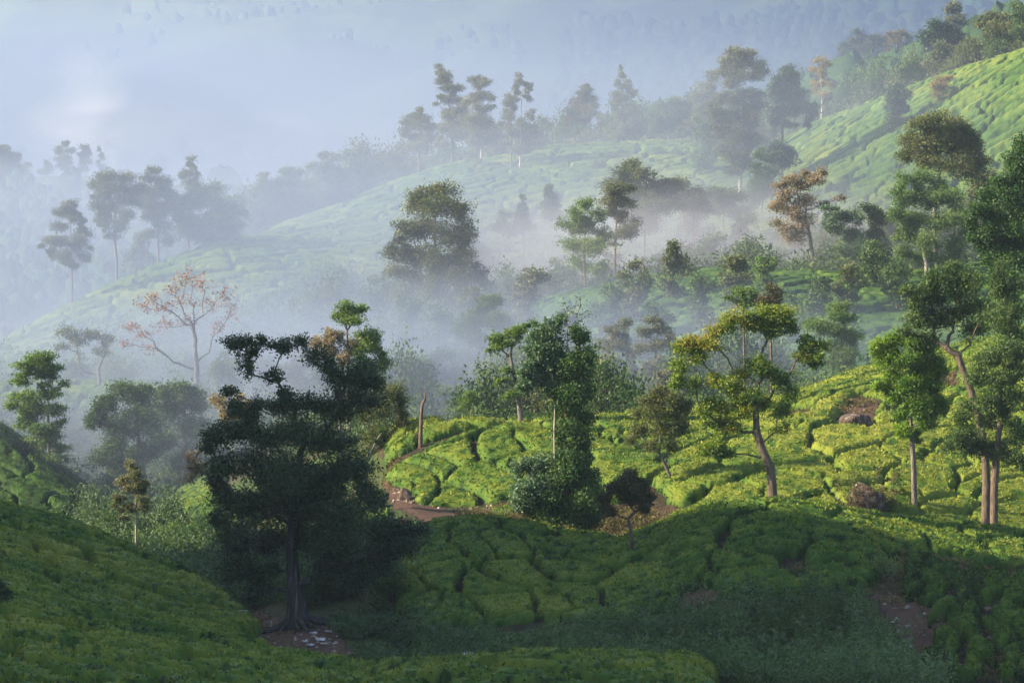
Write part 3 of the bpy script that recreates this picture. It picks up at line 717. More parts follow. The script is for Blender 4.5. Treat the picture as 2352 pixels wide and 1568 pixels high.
# --- front
T('old_fig_tree', 'huge old dark tree with fluted trunk beside the dirt path, broad layered crown', 'tree', 680, 141,
  [(680,1400),(674,1340),(670,1278),(674,1200),(684,1110),(690,1040)],
  [(545,788,34,18),(566,835,20,42,0,.28),(600,785,18,22),(625,870,24,22),(585,935,26,20),(640,935,34,24),(650,795,28,22),(690,790,24,20),(732,822,34,26),(770,862,40,28),(822,852,44,34),(858,880,30,24),(820,915,60,34),(770,940,50,34),
   (700,925,44,34),(655,905,24,18),(528,898,22,12),(500,1000,42,30),(560,985,58,32),(625,1000,50,30),(700,1000,70,40),(770,1010,60,40),(520,1070,50,34),(590,1070,66,44),(670,1080,70,50),(750,1085,66,50),(820,1080,50,40),
   (530,1150,44,34),(600,1160,70,50),(690,1170,76,50),(780,1170,70,50),(850,1150,44,34),(540,1230,50,40),(610,1250,60,40),(700,1240,60,36),(790,1240,70,40),(870,1220,60,34),(940,1222,46,18),
   (545,1300,46,30),(600,1310,44,26),(760,1300,50,24),(830,1290,44,24),(500,1190,24,30),(890,1270,30,18),(960,1215,30,14),(600,1345,36,18),(820,1330,40,18),(740,1330,30,14),(520,1330,26,20),(880,1310,34,22),(930,1260,30,20),(570,1370,22,14),(490,1110,26,30),(480,1020,24,20),(640,1130,50,40),(740,1130,60,40)],
  leaf='dark', r0=0.47, bark=BARK_FIG, seed=3, tips=10, dens=0.9, size=4.8, tone=.07, puff=1.04, rnd=.74, fill=.42, hero=True, sides=12, flare=3.2, flute=7, rtip=0.03, bf=0.22, spread=0.36, flat=0.55, clumpvar=.12)
T('dead_topped_tree', 'tree wrapped in ivy with bare forked dead branches at its top', 'tree', 1300, 163.5,
  [(1299,1180),(1297,1080),(1299,1000),(1301,900),(1302,820),(1304,745)],
  [(1328,775,26,26),(1282,800,24,26),(1345,820,22,30),(1290,850,36,34),(1330,860,34,34),(1300,900,34,30),(1345,900,18,26),(1290,950,26,30),(1332,960,32,34),(1280,985,14,16),(1300,1010,30,26),(1345,1030,20,30),(1310,1070,42,34),(1350,1090,28,30),(1300,1120,50,34),(1355,1140,26,30),(1320,1170,44,30),(1285,1190,50,30),(1350,1195,36,26),(1310,1215,56,20),(1262,1150,40,40,-.6),(1330,1150,46,40,-.8),(1370,1175,24,30),(1240,1190,44,32),(1300,1060,40,34,-.7),(1315,980,38,34,-.7),(1315,900,36,36,-.7),(1318,830,34,34,-.6)],
  leaf='ivy', r0=0.27, bark=BARK_RED, seed=5, tips=9, dens=1.5, tone=.06, size=4.6, hero=True, sides=8, rtip=0.035, spread=.4, deep=0.9, bf=0.1,
  bare=[(1303,712),(1297,692),(1312,712),(1326,722),(1334,700),(1333,684),(1330,738),(1352,722),(1355,724)], seg=0.5)
T('glossy_leaved_tree', 'slim pale-stemmed tree with shining leaves leaning on the ivy-wrapped tree', 'tree', 1272, 163.0,
  [(1272,1140),(1274,1060),(1273,980),(1276,920),(1268,860)],
  [(1288,738,16,18),(1262,750,24,20),(1238,775,24,22),(1262,790,34,26),(1225,812,24,24),(1250,835,34,26),(1212,850,20,20),(1235,872,28,22),(1208,885,20,18),(1262,880,20,20),(1190,1080,14,24),(1215,1070,26,26),(1240,1060,24,28),(1205,1120,30,34),(1240,1110,30,36),(1215,1165,34,26),(1250,1170,30,26),(1195,1150,20,24)],
  leaf='glossy', r0=0.10, bark=BARK_PALE, seed=7, tips=7, dens=1.2, size=5.2, hero=True, sides=7, spread=.4)
T('mossy_tree', 'tall spreading tree with golden moss on its limbs standing behind the knoll', 'tree', 1777, 157,
  [(1774,1120),(1770,1075),(1752,1035),(1738,992),(1736,940),(1742,880)],
  [(1690,728,30,22,0,.34),(1722,742,26,20,0,.25),(1755,722,34,20,0,.1),(1795,722,34,22,0,.05),(1815,750,22,20),(1770,760,30,16),(1650,765,24,20,0,.25),(1632,790,30,26,0,.32),(1580,785,26,18,0,.36),(1562,800,22,20,0,.2),(1600,820,26,20),(1560,850,26,24),(1590,880,20,20,0,.1),
   (1850,785,24,18,0,-.15),(1880,805,26,20,0,-.15),(1845,815,20,16,0,.3),(1870,835,24,16),(1735,835,30,24,0,-.05),(1700,860,24,20),(1765,850,24,20),(1675,885,30,22),(1640,870,22,18,0,.15),(1710,905,34,22),(1790,880,26,22,0,-.1),(1815,905,26,22,0,-.1),(1650,925,32,22),(1620,945,20,18),(1690,945,34,20,0,.15),(1752,925,26,20),(1800,945,24,18),(1640,975,32,20),(1680,985,24,18,0,.15),(1640,1018,28,20),(1615,1035,22,18),(1670,1040,22,16),(1795,985,20,14),(1548,880,14,18)],
  leaf='moss', r0=0.30, bark=BARK, seed=11, tips=8, dens=1.05, size=4.6, hero=True, sides=9, flare=1.5, bf=0.28, spread=.38, tone=0.0, fill=.45,
  bare=[(1765,1005),(1783,950),(1800,900),(1815,860),(1840,800),(1650,1010),(1600,905)])
T('feathery_green_tree', 'bright yellow-green rounded tree with slim straight trunk among the tea bushes', 'tree', 2101, 171,
  [(2100,1110),(2098,1060),(2094,1000),(2090,940)],
  [(2030,785,26,18,0,.2),(2012,805,16,16,0,.2),(2060,775,28,18,0,.15),(2095,785,30,20),(2130,800,28,22,0,-.1),(2040,825,26,20,0,.1),(2080,830,34,24),(2125,845,34,26,0,-.12),(2155,850,22,26,0,-.15),(2050,865,26,20,0,.1),(2095,880,36,24),(2145,890,30,26,0,-.12),(2015,885,16,12,0,.25),(2060,905,30,20),(2110,930,34,22),(2158,925,22,22,0,-.1),(2075,950,26,20),(2125,965,24,20),(2070,990,22,18,0,.1),(2105,1000,22,20)],  # lobe tones paint sunlight into the leaves: sunward side lighter, far side darker
  leaf='bright', r0=0.2, bark=BARK_GREY, seed=13, tips=8, dens=1.5, size=4.0, hero=True, sides=8, spread=.38, tone=-0.04)
T('leaning_forked_tree', 'broad tree whose dark forked limbs lean over the feathery bright tree', 'tree', 2262, 168,
  [(2266,1110),(2262,1030),(2248,960),(2232,900),(2212,850),(2200,815)],
  [(2085,665,24,16),(2120,655,30,18),(2150,640,30,20),(2190,625,30,22),(2105,700,30,20),(2150,685,36,24),(2200,670,38,26),(2235,640,30,26),(2110,735,30,18),(2150,730,36,22),(2195,730,36,26),(2240,700,36,30),(2080,760,20,14),(2130,775,28,16),(2245,760,34,28),(2270,720,30,30)],
  leaf='mid', r0=0.3, bark=BARK, seed=17, tips=9, tone=.05, dens=.95, size=4.4, hero=True, sides=8, bf=.35, spread=.38,
  bare=[(2180,770),(2190,760),(2230,790),(2175,800)])
T('brown_trunked_tree', 'tall dense tree with straight brown trunk on the boulder hillside by the picture edge', 'tree', 2283, 163,
  [(2284,1120),(2288,1050),(2296,980),(2300,900),(2310,820)],
  [(2300,620,34,26),(2340,640,30,30),(2300,670,34,30),(2340,700,34,34),(2310,740,40,34),(2345,780,30,34),(2300,800,40,30),(2270,830,30,24),(2340,850,34,34),(2290,870,34,26),(2240,870,24,18),(2320,920,40,30),(2260,920,34,24),(2225,940,26,20),(2290,970,44,26),(2340,990,30,30),(2220,990,34,22),(2190,1020,28,18),(2250,1030,40,22),(2310,1040,36,22),(2200,960,20,14),(2345,1060,24,22)],
  leaf='mid', r0=0.27, bark=BARK_RED, seed=19, tips=9, dens=.85, size=4.4, hero=True, sides=9, flare=1.2, tone=0, spread=.38)
T('dense_evergreen_tree', 'dense evergreen with bulging lobes of dark leaves cut by the picture edge', 'tree', 2385, 182,
  [(2380,1050),(2375,850),(2370,600)],
  [(2350,335,20,24),(2335,375,26,26),(2350,410,34,30),(2300,425,26,22),(2325,455,34,28),(2270,455,24,20),(2350,480,30,34),(2245,485,26,20),(2285,495,32,24),(2230,515,20,16),(2320,520,36,28),(2270,535,32,22),(2350,550,30,30),(2240,545,18,14),(2300,565,36,24),(2270,590,26,16),(2335,595,34,24),(2370,520,40,60),(2380,400,30,60)],
  leaf='ivy', r0=0.5, bark=BARK, seed=23, tips=10, dens=1.7, size=4.2, hero=True, sides=8, spread=.4, tone=-.10, clumpvar=.10, deep=.9)
T('twiggy_vase_tree', 'small many-stemmed tree with thin olive leaves between the ivy tree and the mossy tree', 'tree', 1541, 176,
  [(1542,1115),(1538,1090),(1528,1068)],
  [(1520,900,22,14),(1550,915,26,18),(1490,920,24,16),(1465,950,20,16),(1510,950,34,22),(1560,950,26,20),(1580,930,14,20),(1475,985,26,20),(1525,990,30,20),(1565,985,24,20),(1450,1010,14,12),(1495,1025,24,14),(1545,1025,22,14)],
  leaf='olive', r0=0.14, bark=BARK_GREY, seed=29, tips=11, dens=0.75, size=3.8, hero=True, sides=6, bf=.5, rtip=.018, spread=.42)
T('small_russet_tree', 'small dark tree with russet leaf tips on the crest of the front mound', 'tree', 1447, 150,
  [(1450,1245),(1449,1215),(1442,1190)],
  [(1440,1095,26,16),(1405,1115,24,18),(1470,1110,24,18),(1435,1130,30,16),(1390,1145,20,18),(1490,1140,18,20),(1455,1150,28,14),(1400,1172,20,12),(1480,1165,18,12)],
  leaf='rusty', r0=0.12, bark=BARK, seed=31, tips=9, dens=1.3, size=4.0, hero=True, sides=7, spread=.4, tone=-.18)
T('flat_topped_tree', 'light green flat-topped tree with stout pale trunk on the crest of the sunlit field', 'tree', 1197, 193,
  [(1196,960),(1193,925),(1188,900),(1180,860),(1173,820)],
  [(1140,775,26,10),(1170,765,26,12),(1200,755,24,12),(1225,745,18,9),(1130,800,16,9),(1165,790,24,9),(1150,875,20,12),(1170,850,18,10),(1200,890,18,14),(1175,905,24,12),(1215,870,16,12)],
  leaf='light', r0=0.22, bark=BARK_GREY, seed=37, rnd=.5, fill=.3, tips=7, dens=0.9, size=4.0, hero=True, sides=8, flare=.8)
T('pale_snag', 'dead leafless trunk with splintered top at the rim of the sunlit field', 'dead tree', 966, 190,
  [(966,1000),(968,950),(970,928)], [(976,905,2,2)], leaf='olive', r0=0.17, bark=BARK_RED, seed=41, tips=1, leafy=0, bare=[(981,893),(968,905),(976,918),(964,922)], sides=8, rtip=.05)
T('curved_birch', 'thin white curved stem with few leaves between the dark old tree and the dead trunk', 'tree', 838, 158,
  [(838,1080),(850,1040),(868,1005)], [(880,985,14,8),(862,1010,8,8)], leaf='mid', r0=0.09, bark=BARK_PALE, seed=43, tips=4, sides=6)
# --- left valley
T('red_twigged_tree', 'nearly leafless fan-shaped tree with coral red leaf tips rising from the mist', 'tree', 452, 292,
  [(452,850),(450,815),(448,795)],
  [(430,640,30,20),(465,655,24,20),(400,665,24,18),(355,680,26,16),(330,705,26,16),(375,700,26,16),(430,690,30,22),(480,700,24,24),(515,680,20,22),(535,715,14,26),(300,750,24,12),(330,765,26,12),(380,745,26,18),(285,790,14,10),(430,740,26,20),(505,750,18,24),(350,800,20,12)],
  leaf='red', r0=0.36, bark=BARK_GREY, seed=47, fill=0, tips=16, dens=0.10, size=4.4, hero=True, sides=6, bf=.5, rtip=.028, spread=.45, bare=[(470,860),(480,810),(490,770),(540,650),(548,700),(530,780),(270,770),(520,830)])
T('light_green_valley_tree', 'layered light green tree standing by the dark tea spur in the valley', 'tree', 112, 246,
  [(112,1060),(112,1000),(110,920)],
  [(90,820,34,9),(60,840,26,9),(125,845,26,9),(45,872,26,9),(100,865,34,12),(145,880,14,8),(60,905,36,14),(110,905,34,14),(30,930,22,10),(75,945,40,16),(130,940,28,14),(50,975,30,14),(105,985,40,18),(150,965,12,8),(70,1020,40,18),(125,1020,34,18),(95,1055,44,18),(140,1055,24,14)],
  leaf='light', r0=0.2, rnd=.5, bark=BARK_GREY, seed=53, tips=7, dens=1.1, size=4.2, hero=False)
T('bushy_valley_tree', 'broad dark rounded tree in the valley below the red-twigged tree', 'tree', 330, 252,
  [(330,1080),(330,1040)],
  [(285,895,34,22,0,.2),(240,930,34,24),(300,935,44,30),(220,965,24,20),(270,985,50,36),(330,900,30,20,0,.15),(335,970,40,40),(250,1040,40,30),(310,1050,50,36),(290,1090,50,24)],
  leaf='mid', r0=0.35, seed=59, tips=9, dens=1.2, size=4.2, tone=-.12)
T('bushy_valley_tree', 'dense green tree beside the broad dark one, left of the old fig', 'tree', 425, 256,
  [(425,1080),(425,1020)],
  [(370,905,30,20,0,.2),(415,895,34,20,0,.15),(455,925,30,26),(390,950,44,34),(440,980,40,36),(370,1020,40,34),(430,1050,44,34),(400,1090,50,22),(480,1010,24,34)],
  leaf='mid', r0=0.32, seed=61, tips=9, dens=1.2, size=4.2, tone=-.08)
T('slim_golden_tree', 'slim young tree with golden bronze leaves rising from the gully scrub', 'tree', 312, 204,
  [(312,1190),(311,1150),(308,1100)],
  [(302,1068,16,14,0,.25),(308,1090,22,14),(285,1105,18,12),(325,1115,20,14),(300,1125,24,14),(270,1145,22,10),(320,1145,22,12),(295,1165,24,10,0,.1),(262,1160,12,8),(335,1165,14,8),(285,1185,16,8)],
  leaf='gum', r0=0.09, bark=BARK_PALE, seed=67, tips=6, dens=1.0, size=3.8, sides=5)
T('misty_forked_tree', 'faint forked tree with thin crown standing alone on the misty terrace', 'tree', 228, 306,
  [(228,870),(226,845)], [(150,765,28,14),(180,785,26,12),(215,770,28,14),(245,785,22,14),(140,800,20,10),(235,805,20,10)],
  leaf='olive', r0=0.24, bark=BARK_GREY, seed=71, tips=8, dens=.55, size=4.0, bare=[(180,840),(200,855)])
T('pink_blossom_tree', 'pale pink flowering tree behind the crown of the old fig', 'tree', 785, 205,
  [(780,960),(775,900)], [(735,785,24,14),(770,770,28,16),(800,790,24,16),(755,810,30,16),(790,825,26,16),(570,930,30,14),(540,950,24,12),(530,890,1,1)], leaf='pink', r0=0.2, bark=BARK_GREY, seed=73, tips=7, dens=.9, size=4.0)
T('bronze_leaved_tree', 'bronze and pink leaved tree showing to the side of the old fig crown', 'tree', 560, 172,
  [(555,1180),(530,1120)], [(440,1050,22,12),(460,1080,26,12),(440,1100,18,10),(500,920,26,14),(560,935,26,14),(520,955,26,10)], leaf='pink', r0=0.16, bark=BARK_GREY, seed=74, tips=7, dens=.7, size=4.0, tone=.1)
T('crown_over_fig', 'light green tree top rising behind the pink blossom', 'tree', 800, 215,
  [(800,900),(798,800),(797,760)], [(795,705,24,14),(825,715,22,14),(775,725,20,12),(810,735,28,12),(840,775,34,16),(870,800,26,18),(820,800,30,16),(880,835,22,18),(845,850,34,22)], leaf='light', r0=0.24, bark=BARK_GREY, seed=79, tips=7, dens=1.1, size=4.2)
T('grey_green_tree', 'grey-green drooping tree between the old fig and the dead trunk', 'tree', 868, 196,
  [(868,1060),(865,1000)], [(890,900,30,20),(920,925,22,20),(875,940,34,24),(915,970,24,24),(870,990,40,28),(905,1010,24,22),(860,1040,36,26),(840,960,24,24)], leaf='olive', r0=0.22, bark=BARK_PALE, seed=83, tips=8, dens=1.1, size=4.0, tone=-.1)
# --- big tree of the middle and its misty neighbours
T('great_middle_tree', 'great oval tree standing alone in the mist in the centre of the view', 'tree', 1003, 378,
  [(1003,740),(1003,660),(1000,580),(998,520)],
  [(985,440,34,20),(1020,445,34,22),(950,470,34,24),(1000,480,44,28),(1050,480,34,28),(925,520,30,26),(975,530,44,32),(1030,535,44,32),(1070,530,26,28),(905,575,32,26),(955,585,44,32),(1010,595,44,36),(1065,590,32,30),(900,620,28,22),(945,640,40,30),(1000,650,44,34),(1055,645,40,30),(1100,630,28,22),(1120,655,16,14),(920,690,36,28),(970,700,40,32),(1030,705,44,30),(1085,680,34,24),(930,740,36,26),(990,755,44,28),(1050,750,40,26)],
  leaf='olive', r0=0.62, bark=BARK_GREY, seed=89, tips=8, dens=0.85, size=3.8, sides=7, tone=.03, hero=True)
def quick(name, label, u, y, lobes, leaf, seed, trunk=None, r0=None, cat='tree', **kw):
    vt = min(l[1] for l in lobes); vb = max(l[1] for l in lobes)
    gx, gz = ground_at(u, y); bv = pix_of(gx, y, gz)[1]
    if trunk is None:
        top = vt + (vb - vt) * 0.35
        n = 3; trunk = [(u + math.sin(seed + q) * 3, bv + (top - bv) * (q + 1) / n) for q in range(n)]
    r0 = r0 or max(0.10, (bv - vt) * px_m(y) * 0.012)
    return T(name, label, cat, u, y, trunk, lobes, leaf=leaf, seed=seed, r0=r0, sides=kw.pop('sides', 4), size=kw.pop('size', 3.4), **kw)
Q = quick
Q('hazy_spreading_tree', 'hazy tree with spreading crown just behind the great middle tree', 1100, 300, [(1110,700,30,18),(1140,690,24,14),(1080,730,34,22),(1130,735,34,20),(1060,770,30,24),(1105,780,40,26),(1150,790,24,22),(1080,825,44,26),(1130,835,40,24),(1050,860,34,22),(1095,880,40,24)], 'mid', 101, dens=1.0)
Q('hazy_spreading_tree', 'dim round tree in the mist behind the dead trunk', 1010, 290, [(1010,820,34,24),(1040,850,34,26),(1000,880,40,26),(1050,905,40,22),(960,880,26,24),(975,925,36,20)], 'mid', 102, dens=.9)
Q('hazy_spreading_tree', 'dim tree in the mist above the crown of the grey-green tree', 930, 310, [(930,790,30,20),(900,820,30,22),(950,830,34,24),(915,860,34,24),(960,880,30,22)], 'mid', 103, dens=.9)
Q('small_sapling', 'light sapling at the far rim of the sunlit field', 1085, 228, [(1080,905,16,10),(1095,920,14,10),(1075,925,16,8),(1060,935,12,7)], 'light', 104, dens=.8)
Q('misty_gum', 'misty rust-tinged gum tree behind the small twiggy tree', 1440, 272, [(1405,755,22,16),(1435,745,20,14),(1395,790,22,18),(1430,785,24,18),(1450,810,20,18),(1410,830,28,22),(1440,860,28,24),(1400,880,24,20)], 'gum', 105, dens=.9)
Q('misty_gum', 'taller pale gum tree in the mist with tufted top', 1505, 268, [(1500,735,20,14),(1520,755,22,14),(1485,765,22,16),(1475,800,20,16),(1515,795,26,18),(1540,780,16,16),(1490,835,28,20),(1530,840,26,20),(1500,875,30,20)], 'gum', 106, dens=.95)
Q('pale_green_tree', 'pale green tree in the haze between the mossy tree and the feathery tree', 1930, 262, [(1935,705,22,14),(1915,725,28,14),(1950,735,24,16),(1870,745,30,12),(1900,755,30,14),(1935,765,34,16),(1965,775,16,12),(1905,795,34,16),(1945,810,30,16),(1920,835,34,14),(1955,850,20,12)], 'light', 107, dens=1.0)
Q('brown_crowned_tree', 'small brown rounded crown showing above the golden moss', 1772, 232, [(1775,665,24,18),(1760,690,24,20),(1785,695,20,18),(1750,715,20,14)], 'rusty', 108, dens=1.3, trunk=[(1772,850),(1770,760)])
Q('thin_topped_tree', 'light feathery tree top beside the small brown crown', 1708, 236, [(1700,672,22,7),(1680,685,14,6),(1725,668,16,7),(1715,700,20,8),(1735,685,14,10)], 'light', 109, dens=.9, trunk=[(1710,840),(1708,740)])
# --- hollow below the tea hill
Q('yellow_green_gum', 'yellow-green gum tree half lost in the pale mist', 1345, 372, [(1345,470,24,14),(1320,485,22,14),(1370,495,24,16),(1310,520,24,20),(1350,525,32,20),(1385,535,22,20),(1320,560,30,22),(1365,570,32,22),(1335,605,32,22),(1375,610,24,20)], 'light', 111, dens=1.0, tone=.1)
Q('yellow_green_gum', 'rust-topped gum beside the yellow-green one in the mist', 1415, 380, [(1410,435,24,14),(1440,430,20,14),(1400,460,24,16),(1435,465,26,18),(1420,500,30,22),(1450,520,26,22),(1415,545,30,22)], 'gum', 112, dens=1.0)
Q('olive_hollow_tree', 'wide olive tree on the edge of the tea hill above the mist', 1480, 430, [(1455,375,24,14),(1440,400,32,16),(1480,400,30,16),(1410,425,26,14),(1460,435,40,20),(1510,430,36,20),(1555,425,24,16),(1440,465,40,22),(1500,470,44,24),(1550,470,30,22),(1480,505,44,22)], 'olive', 113, dens=1.1, tone=-.05)
Q('olive_hollow_tree', 'low dark tree under the tall pale tree, edge of the tea hill', 1590, 440, [(1570,430,24,16),(1600,440,26,18),(1580,465,30,20),(1620,470,26,18)], 'olive', 114, dens=1.1, tone=-.12)
Q('small_misty_fir', 'small dark pointed tree on the misty slope', 1200, 470, [(1200,455,8,8),(1200,475,16,12),(1195,500,22,16),(1205,525,24,18)], 'mid', 115, dens=1.3, tone=-.1)
Q('small_misty_fir', 'small rounded tree on the misty slope below the tall gums', 1265, 480, [(1262,432,12,10),(1270,455,18,14),(1255,475,18,14),(1270,495,24,16)], 'mid', 116, dens=1.3)
Q('small_misty_fir', 'low bush-like tree at the foot of the misty slope', 1160, 470, [(1160,495,18,12),(1150,520,24,16),(1175,530,22,16)], 'mid', 117, dens=1.2)
T('pink_hill_tree', 'tree with dusty pink blossom above the hedged tea terrace', 'tree', 1862, 364, [(1868,600),(1860,540),(1850,500)],
  [(1885,398,18,10),(1855,402,22,9),(1820,412,22,8),(1790,425,18,7),(1870,415,22,9),(1840,430,26,10),(1800,445,26,10),(1780,470,18,9),(1850,460,30,12,0,.2),(1810,480,28,12,0,.1),(1790,515,22,12),(1840,505,30,16,0,.45),(1900,470,20,12),(1930,455,14,6),(1820,545,30,16,0,.3)],
  leaf='pink', r0=0.28, bark=BARK_GREY, seed=118, tips=8, dens=.75, size=3.4, sides=5)
Q('shining_leaved_tree', 'bluish green rounded tree beside the dusty pink one', 1955, 362, [(1905,480,16,14),(1935,495,22,18),(1965,500,24,20),(1920,525,24,20),(1955,540,30,22),(1940,575,30,20),(1975,570,22,20),(1900,510,12,20)], 'glossy', 119, dens=1.1)
Q('shining_leaved_tree', 'dim green tree in shade right beside the bluish green one', 2005, 366, [(2000,480,24,20),(2020,510,26,22),(2000,545,28,24),(2025,570,26,22)], 'mid', 120, dens=1.1, tone=-.1)
T('tall_olive_tree', 'tall olive tree with rusty upper crown above the terraced hedges', 'tree', 2158, 352, [(2150,600),(2145,520),(2150,440),(2160,380)],
  [(2110,285,28,16),(2150,280,34,18),(2190,290,34,18),(2225,310,28,20),(2100,320,34,20),(2150,325,40,24),(2200,335,40,24),(2245,345,26,22),(2085,355,26,18),(2130,365,40,24),(2185,380,44,26),(2235,385,34,26),(2260,370,18,14)],
  leaf='olive', r0=0.4, bark=BARK_GREY, seed=121, tips=8, dens=1.15, size=3.6, tone=.02)
T('green_thicket_tree', 'many-stemmed fresh green tree under the tall olive crown', 'tree', 2128, 346, [(2128,610),(2120,570)],
  [(2075,410,22,18),(2110,405,28,20),(2150,420,30,20),(2065,450,24,20),(2100,450,34,24),(2150,465,36,24),(2190,450,26,20),(2060,495,22,20),(2100,500,36,24),(2150,515,38,26),(2200,500,32,26),(2080,540,30,20),(2130,555,36,24),(2190,555,36,26),(2225,540,22,26),(2080,585,26,18),(2130,600,34,20),(2190,600,34,20)],
  leaf='light', r0=0.3, bark=BARK_PALE, seed=122, tips=8, dens=1.0, size=3.6, tone=-.1, bf=.4)
# --- on the great tea hill
G5 = 'tall gum trees on the ridge of the tea hill'
Q('ridge_gum', 'tallest gum on the tea ridge, crown tiered and leaning', 1038, 574, [(1008,158,14,12),(1022,172,16,12),(1012,190,14,10),(1032,200,20,10),(1050,205,16,10),(1012,222,12,6),(1030,228,20,10),(1058,232,18,10),(1000,240,8,5),(1040,255,28,12),(1065,262,14,10),(1022,262,16,9),(1030,285,28,12),(1058,290,20,12),(1040,312,30,10),(1018,300,14,8),(1065,315,16,9),(1010,330,18,8)], 'gum', 131, group=G5, dens=1.0, r0=.34, size=3.0, trunk=[(1040,340),(1036,280),(1030,220)])
Q('ridge_gum', 'shorter pale gum at the lower end of the ridge group', 962, 578, [(965,252,12,10),(950,268,18,9),(975,272,18,10),(932,282,20,10),(965,290,24,12),(990,292,16,10),(928,305,18,9),(955,315,26,12),(985,315,20,12),(965,338,28,10),(940,335,16,8)], 'gum', 132, group=G5, dens=1.0, r0=.26, size=3.0)
Q('ridge_gum', 'gum with flat leaf tiers and pale stem beside the tallest one', 1105, 556, [(1100,182,20,9),(1118,190,16,8),(1095,196,14,6),(1105,220,26,7),(1128,224,14,6),(1082,232,20,7),(1070,240,12,5),(1100,250,24,9),(1128,246,12,6),(1090,275,30,14),(1118,280,20,12),(1075,290,18,10),(1100,302,30,12),(1090,325,24,10),(1118,320,20,10),(1088,355,16,10),(1105,395,14,26)], 'gum', 133, group=G5, dens=1.0, r0=.3, size=3.0, bark=BARK_PALE, trunk=[(1105,400),(1106,330),(1104,240)])
Q('ridge_gum', 'slim gum with small crown touching the pale-stemmed twin', 1174, 552, [(1172,225,12,10),(1165,240,16,10),(1180,250,12,10),(1168,268,18,12),(1165,292,14,10),(1180,310,14,8),(1158,330,14,7)], 'gum', 134, group=G5, dens=1.1, r0=.2, size=3.0, trunk=[(1174,400),(1174,320),(1172,250)])
Q('ridge_gum', 'tall slender gum with separate leaf puffs and long bare trunk', 1195, 552, [(1190,180,12,10),(1182,198,14,10),(1202,190,10,8),(1214,198,10,12),(1190,215,10,6),(1185,230,12,7),(1214,226,12,7),(1222,258,8,6),(1200,282,18,9),(1222,290,14,8),(1190,305,18,9),(1228,310,20,9),(1205,325,22,9),(1240,330,14,8),(1190,345,16,7),(1215,345,14,7)], 'gum', 135, group=G5, dens=1.0, r0=.24, bark=BARK_PALE, size=3.0, trunk=[(1194,400),(1196,320),(1198,230)])
Q('ridge_gum', 'forked olive gum standing behind the bare-stemmed pair', 1134, 572, [(1135,300,20,12),(1145,318,20,12),(1128,330,16,10),(1145,350,14,9),(1150,285,14,8)], 'gum', 136, group=G5, dens=1.0, size=3.0, tone=-.1)
Q('twiggy_hill_tree', 'thin grey twiggy tree at the lower end of the tea ridge', 908, 572, [(890,360,14,10),(905,355,14,10),(920,365,12,10),(890,380,14,10),(912,385,14,10)], 'olive', 137, dens=.6, size=3.0, tips=10)
Q('dead_hill_stem', 'thin bare dead stem on the upper tea slope', 1226, 540, [(1226,396,1,1)], 'olive', 138, leafy=0, r0=.22, tips=1, cat='dead tree', trunk=[(1224,430),(1227,400)])
Q('twin_stem_tree', 'dark twin-stemmed tree with russet tuft on the ridge crest', 1320, 585, [(1345,200,10,10),(1340,218,16,12),(1330,235,22,10),(1350,235,16,10),(1320,255,26,10),(1350,255,22,10),(1318,272,24,9,0,.2),(1345,275,16,8,0,.2),(1300,298,10,6)], 'rusty', 139, size=3.0, dens=1.1, trunk=[(1321,310),(1326,285)], tone=.0)
Q('twin_stem_tree', 'thin crooked tree leaning beside the russet-tufted tree', 1356, 584, [(1352,205,12,10),(1360,225,16,12),(1366,242,16,9),(1350,262,14,10)], 'olive', 140, size=3.0, dens=1.0, trunk=[(1352,315),(1345,298),(1350,270)])
Q('spire_tree', 'grey spire-shaped tree with drooping tiers on the ridge', 1432, 600, [(1425,155,5,10),(1427,175,10,8),(1415,192,8,5),(1440,190,10,6),(1430,200,14,8),(1415,215,14,6),(1450,212,14,6),(1430,225,18,8),(1412,240,14,8),(1445,245,22,10),(1425,262,24,10),(1452,272,20,10),(1415,290,18,12),(1445,295,26,12),(1425,315,24,10),(1465,300,14,12)], 'olive', 141, size=3.0, dens=.9, tone=.1)
Q('umbrella_hill_tree', 'rounded spreading tree with dark forked trunk on the tea crest', 1541, 572, [(1545,236,22,9),(1520,245,20,9),(1570,245,20,9),(1500,262,18,9),(1540,256,26,9),(1585,262,16,9),(1515,278,20,9),(1560,276,24,9),(1500,290,14,7),(1575,290,14,7),(1535,292,18,7)], 'mid', 142, size=3.0, dens=1.05, tips=8, trunk=[(1541,360),(1543,340)], tone=.02)
T('tall_bronze_tree', 'tallest hill tree, bronze pink upper crown over silvery green lower foliage', 'tree', 1700, 498, [(1700,380),(1702,320),(1702,250),(1704,200)],
  [(1690,118,20,10,0,.3),(1715,125,24,12,0,.3),(1675,140,24,12,0,.3),(1705,148,30,14,0,.3),(1740,152,22,12,0,.25),(1665,165,20,12,0,.25),(1695,172,30,12,0,.25),(1735,175,26,12,0,.2),(1755,165,12,8,0,.2),(1680,192,24,10,0,.2),
   (1730,215,26,16),(1700,225,30,16),(1665,225,26,16),(1640,240,20,14),(1740,245,24,18),(1700,255,36,20),(1655,265,30,18),(1680,290,34,20),(1725,285,30,20),(1650,300,26,18),(1705,320,36,20),(1670,335,30,18),(1735,325,22,18),(1690,355,34,18),(1715,375,28,18),(1680,385,26,16)],
  leaf='gum', r0=0.42, bark=BARK_PALE, seed=143, tips=8, dens=.9, size=3.2, tone=-.14, hero=True, sides=6)
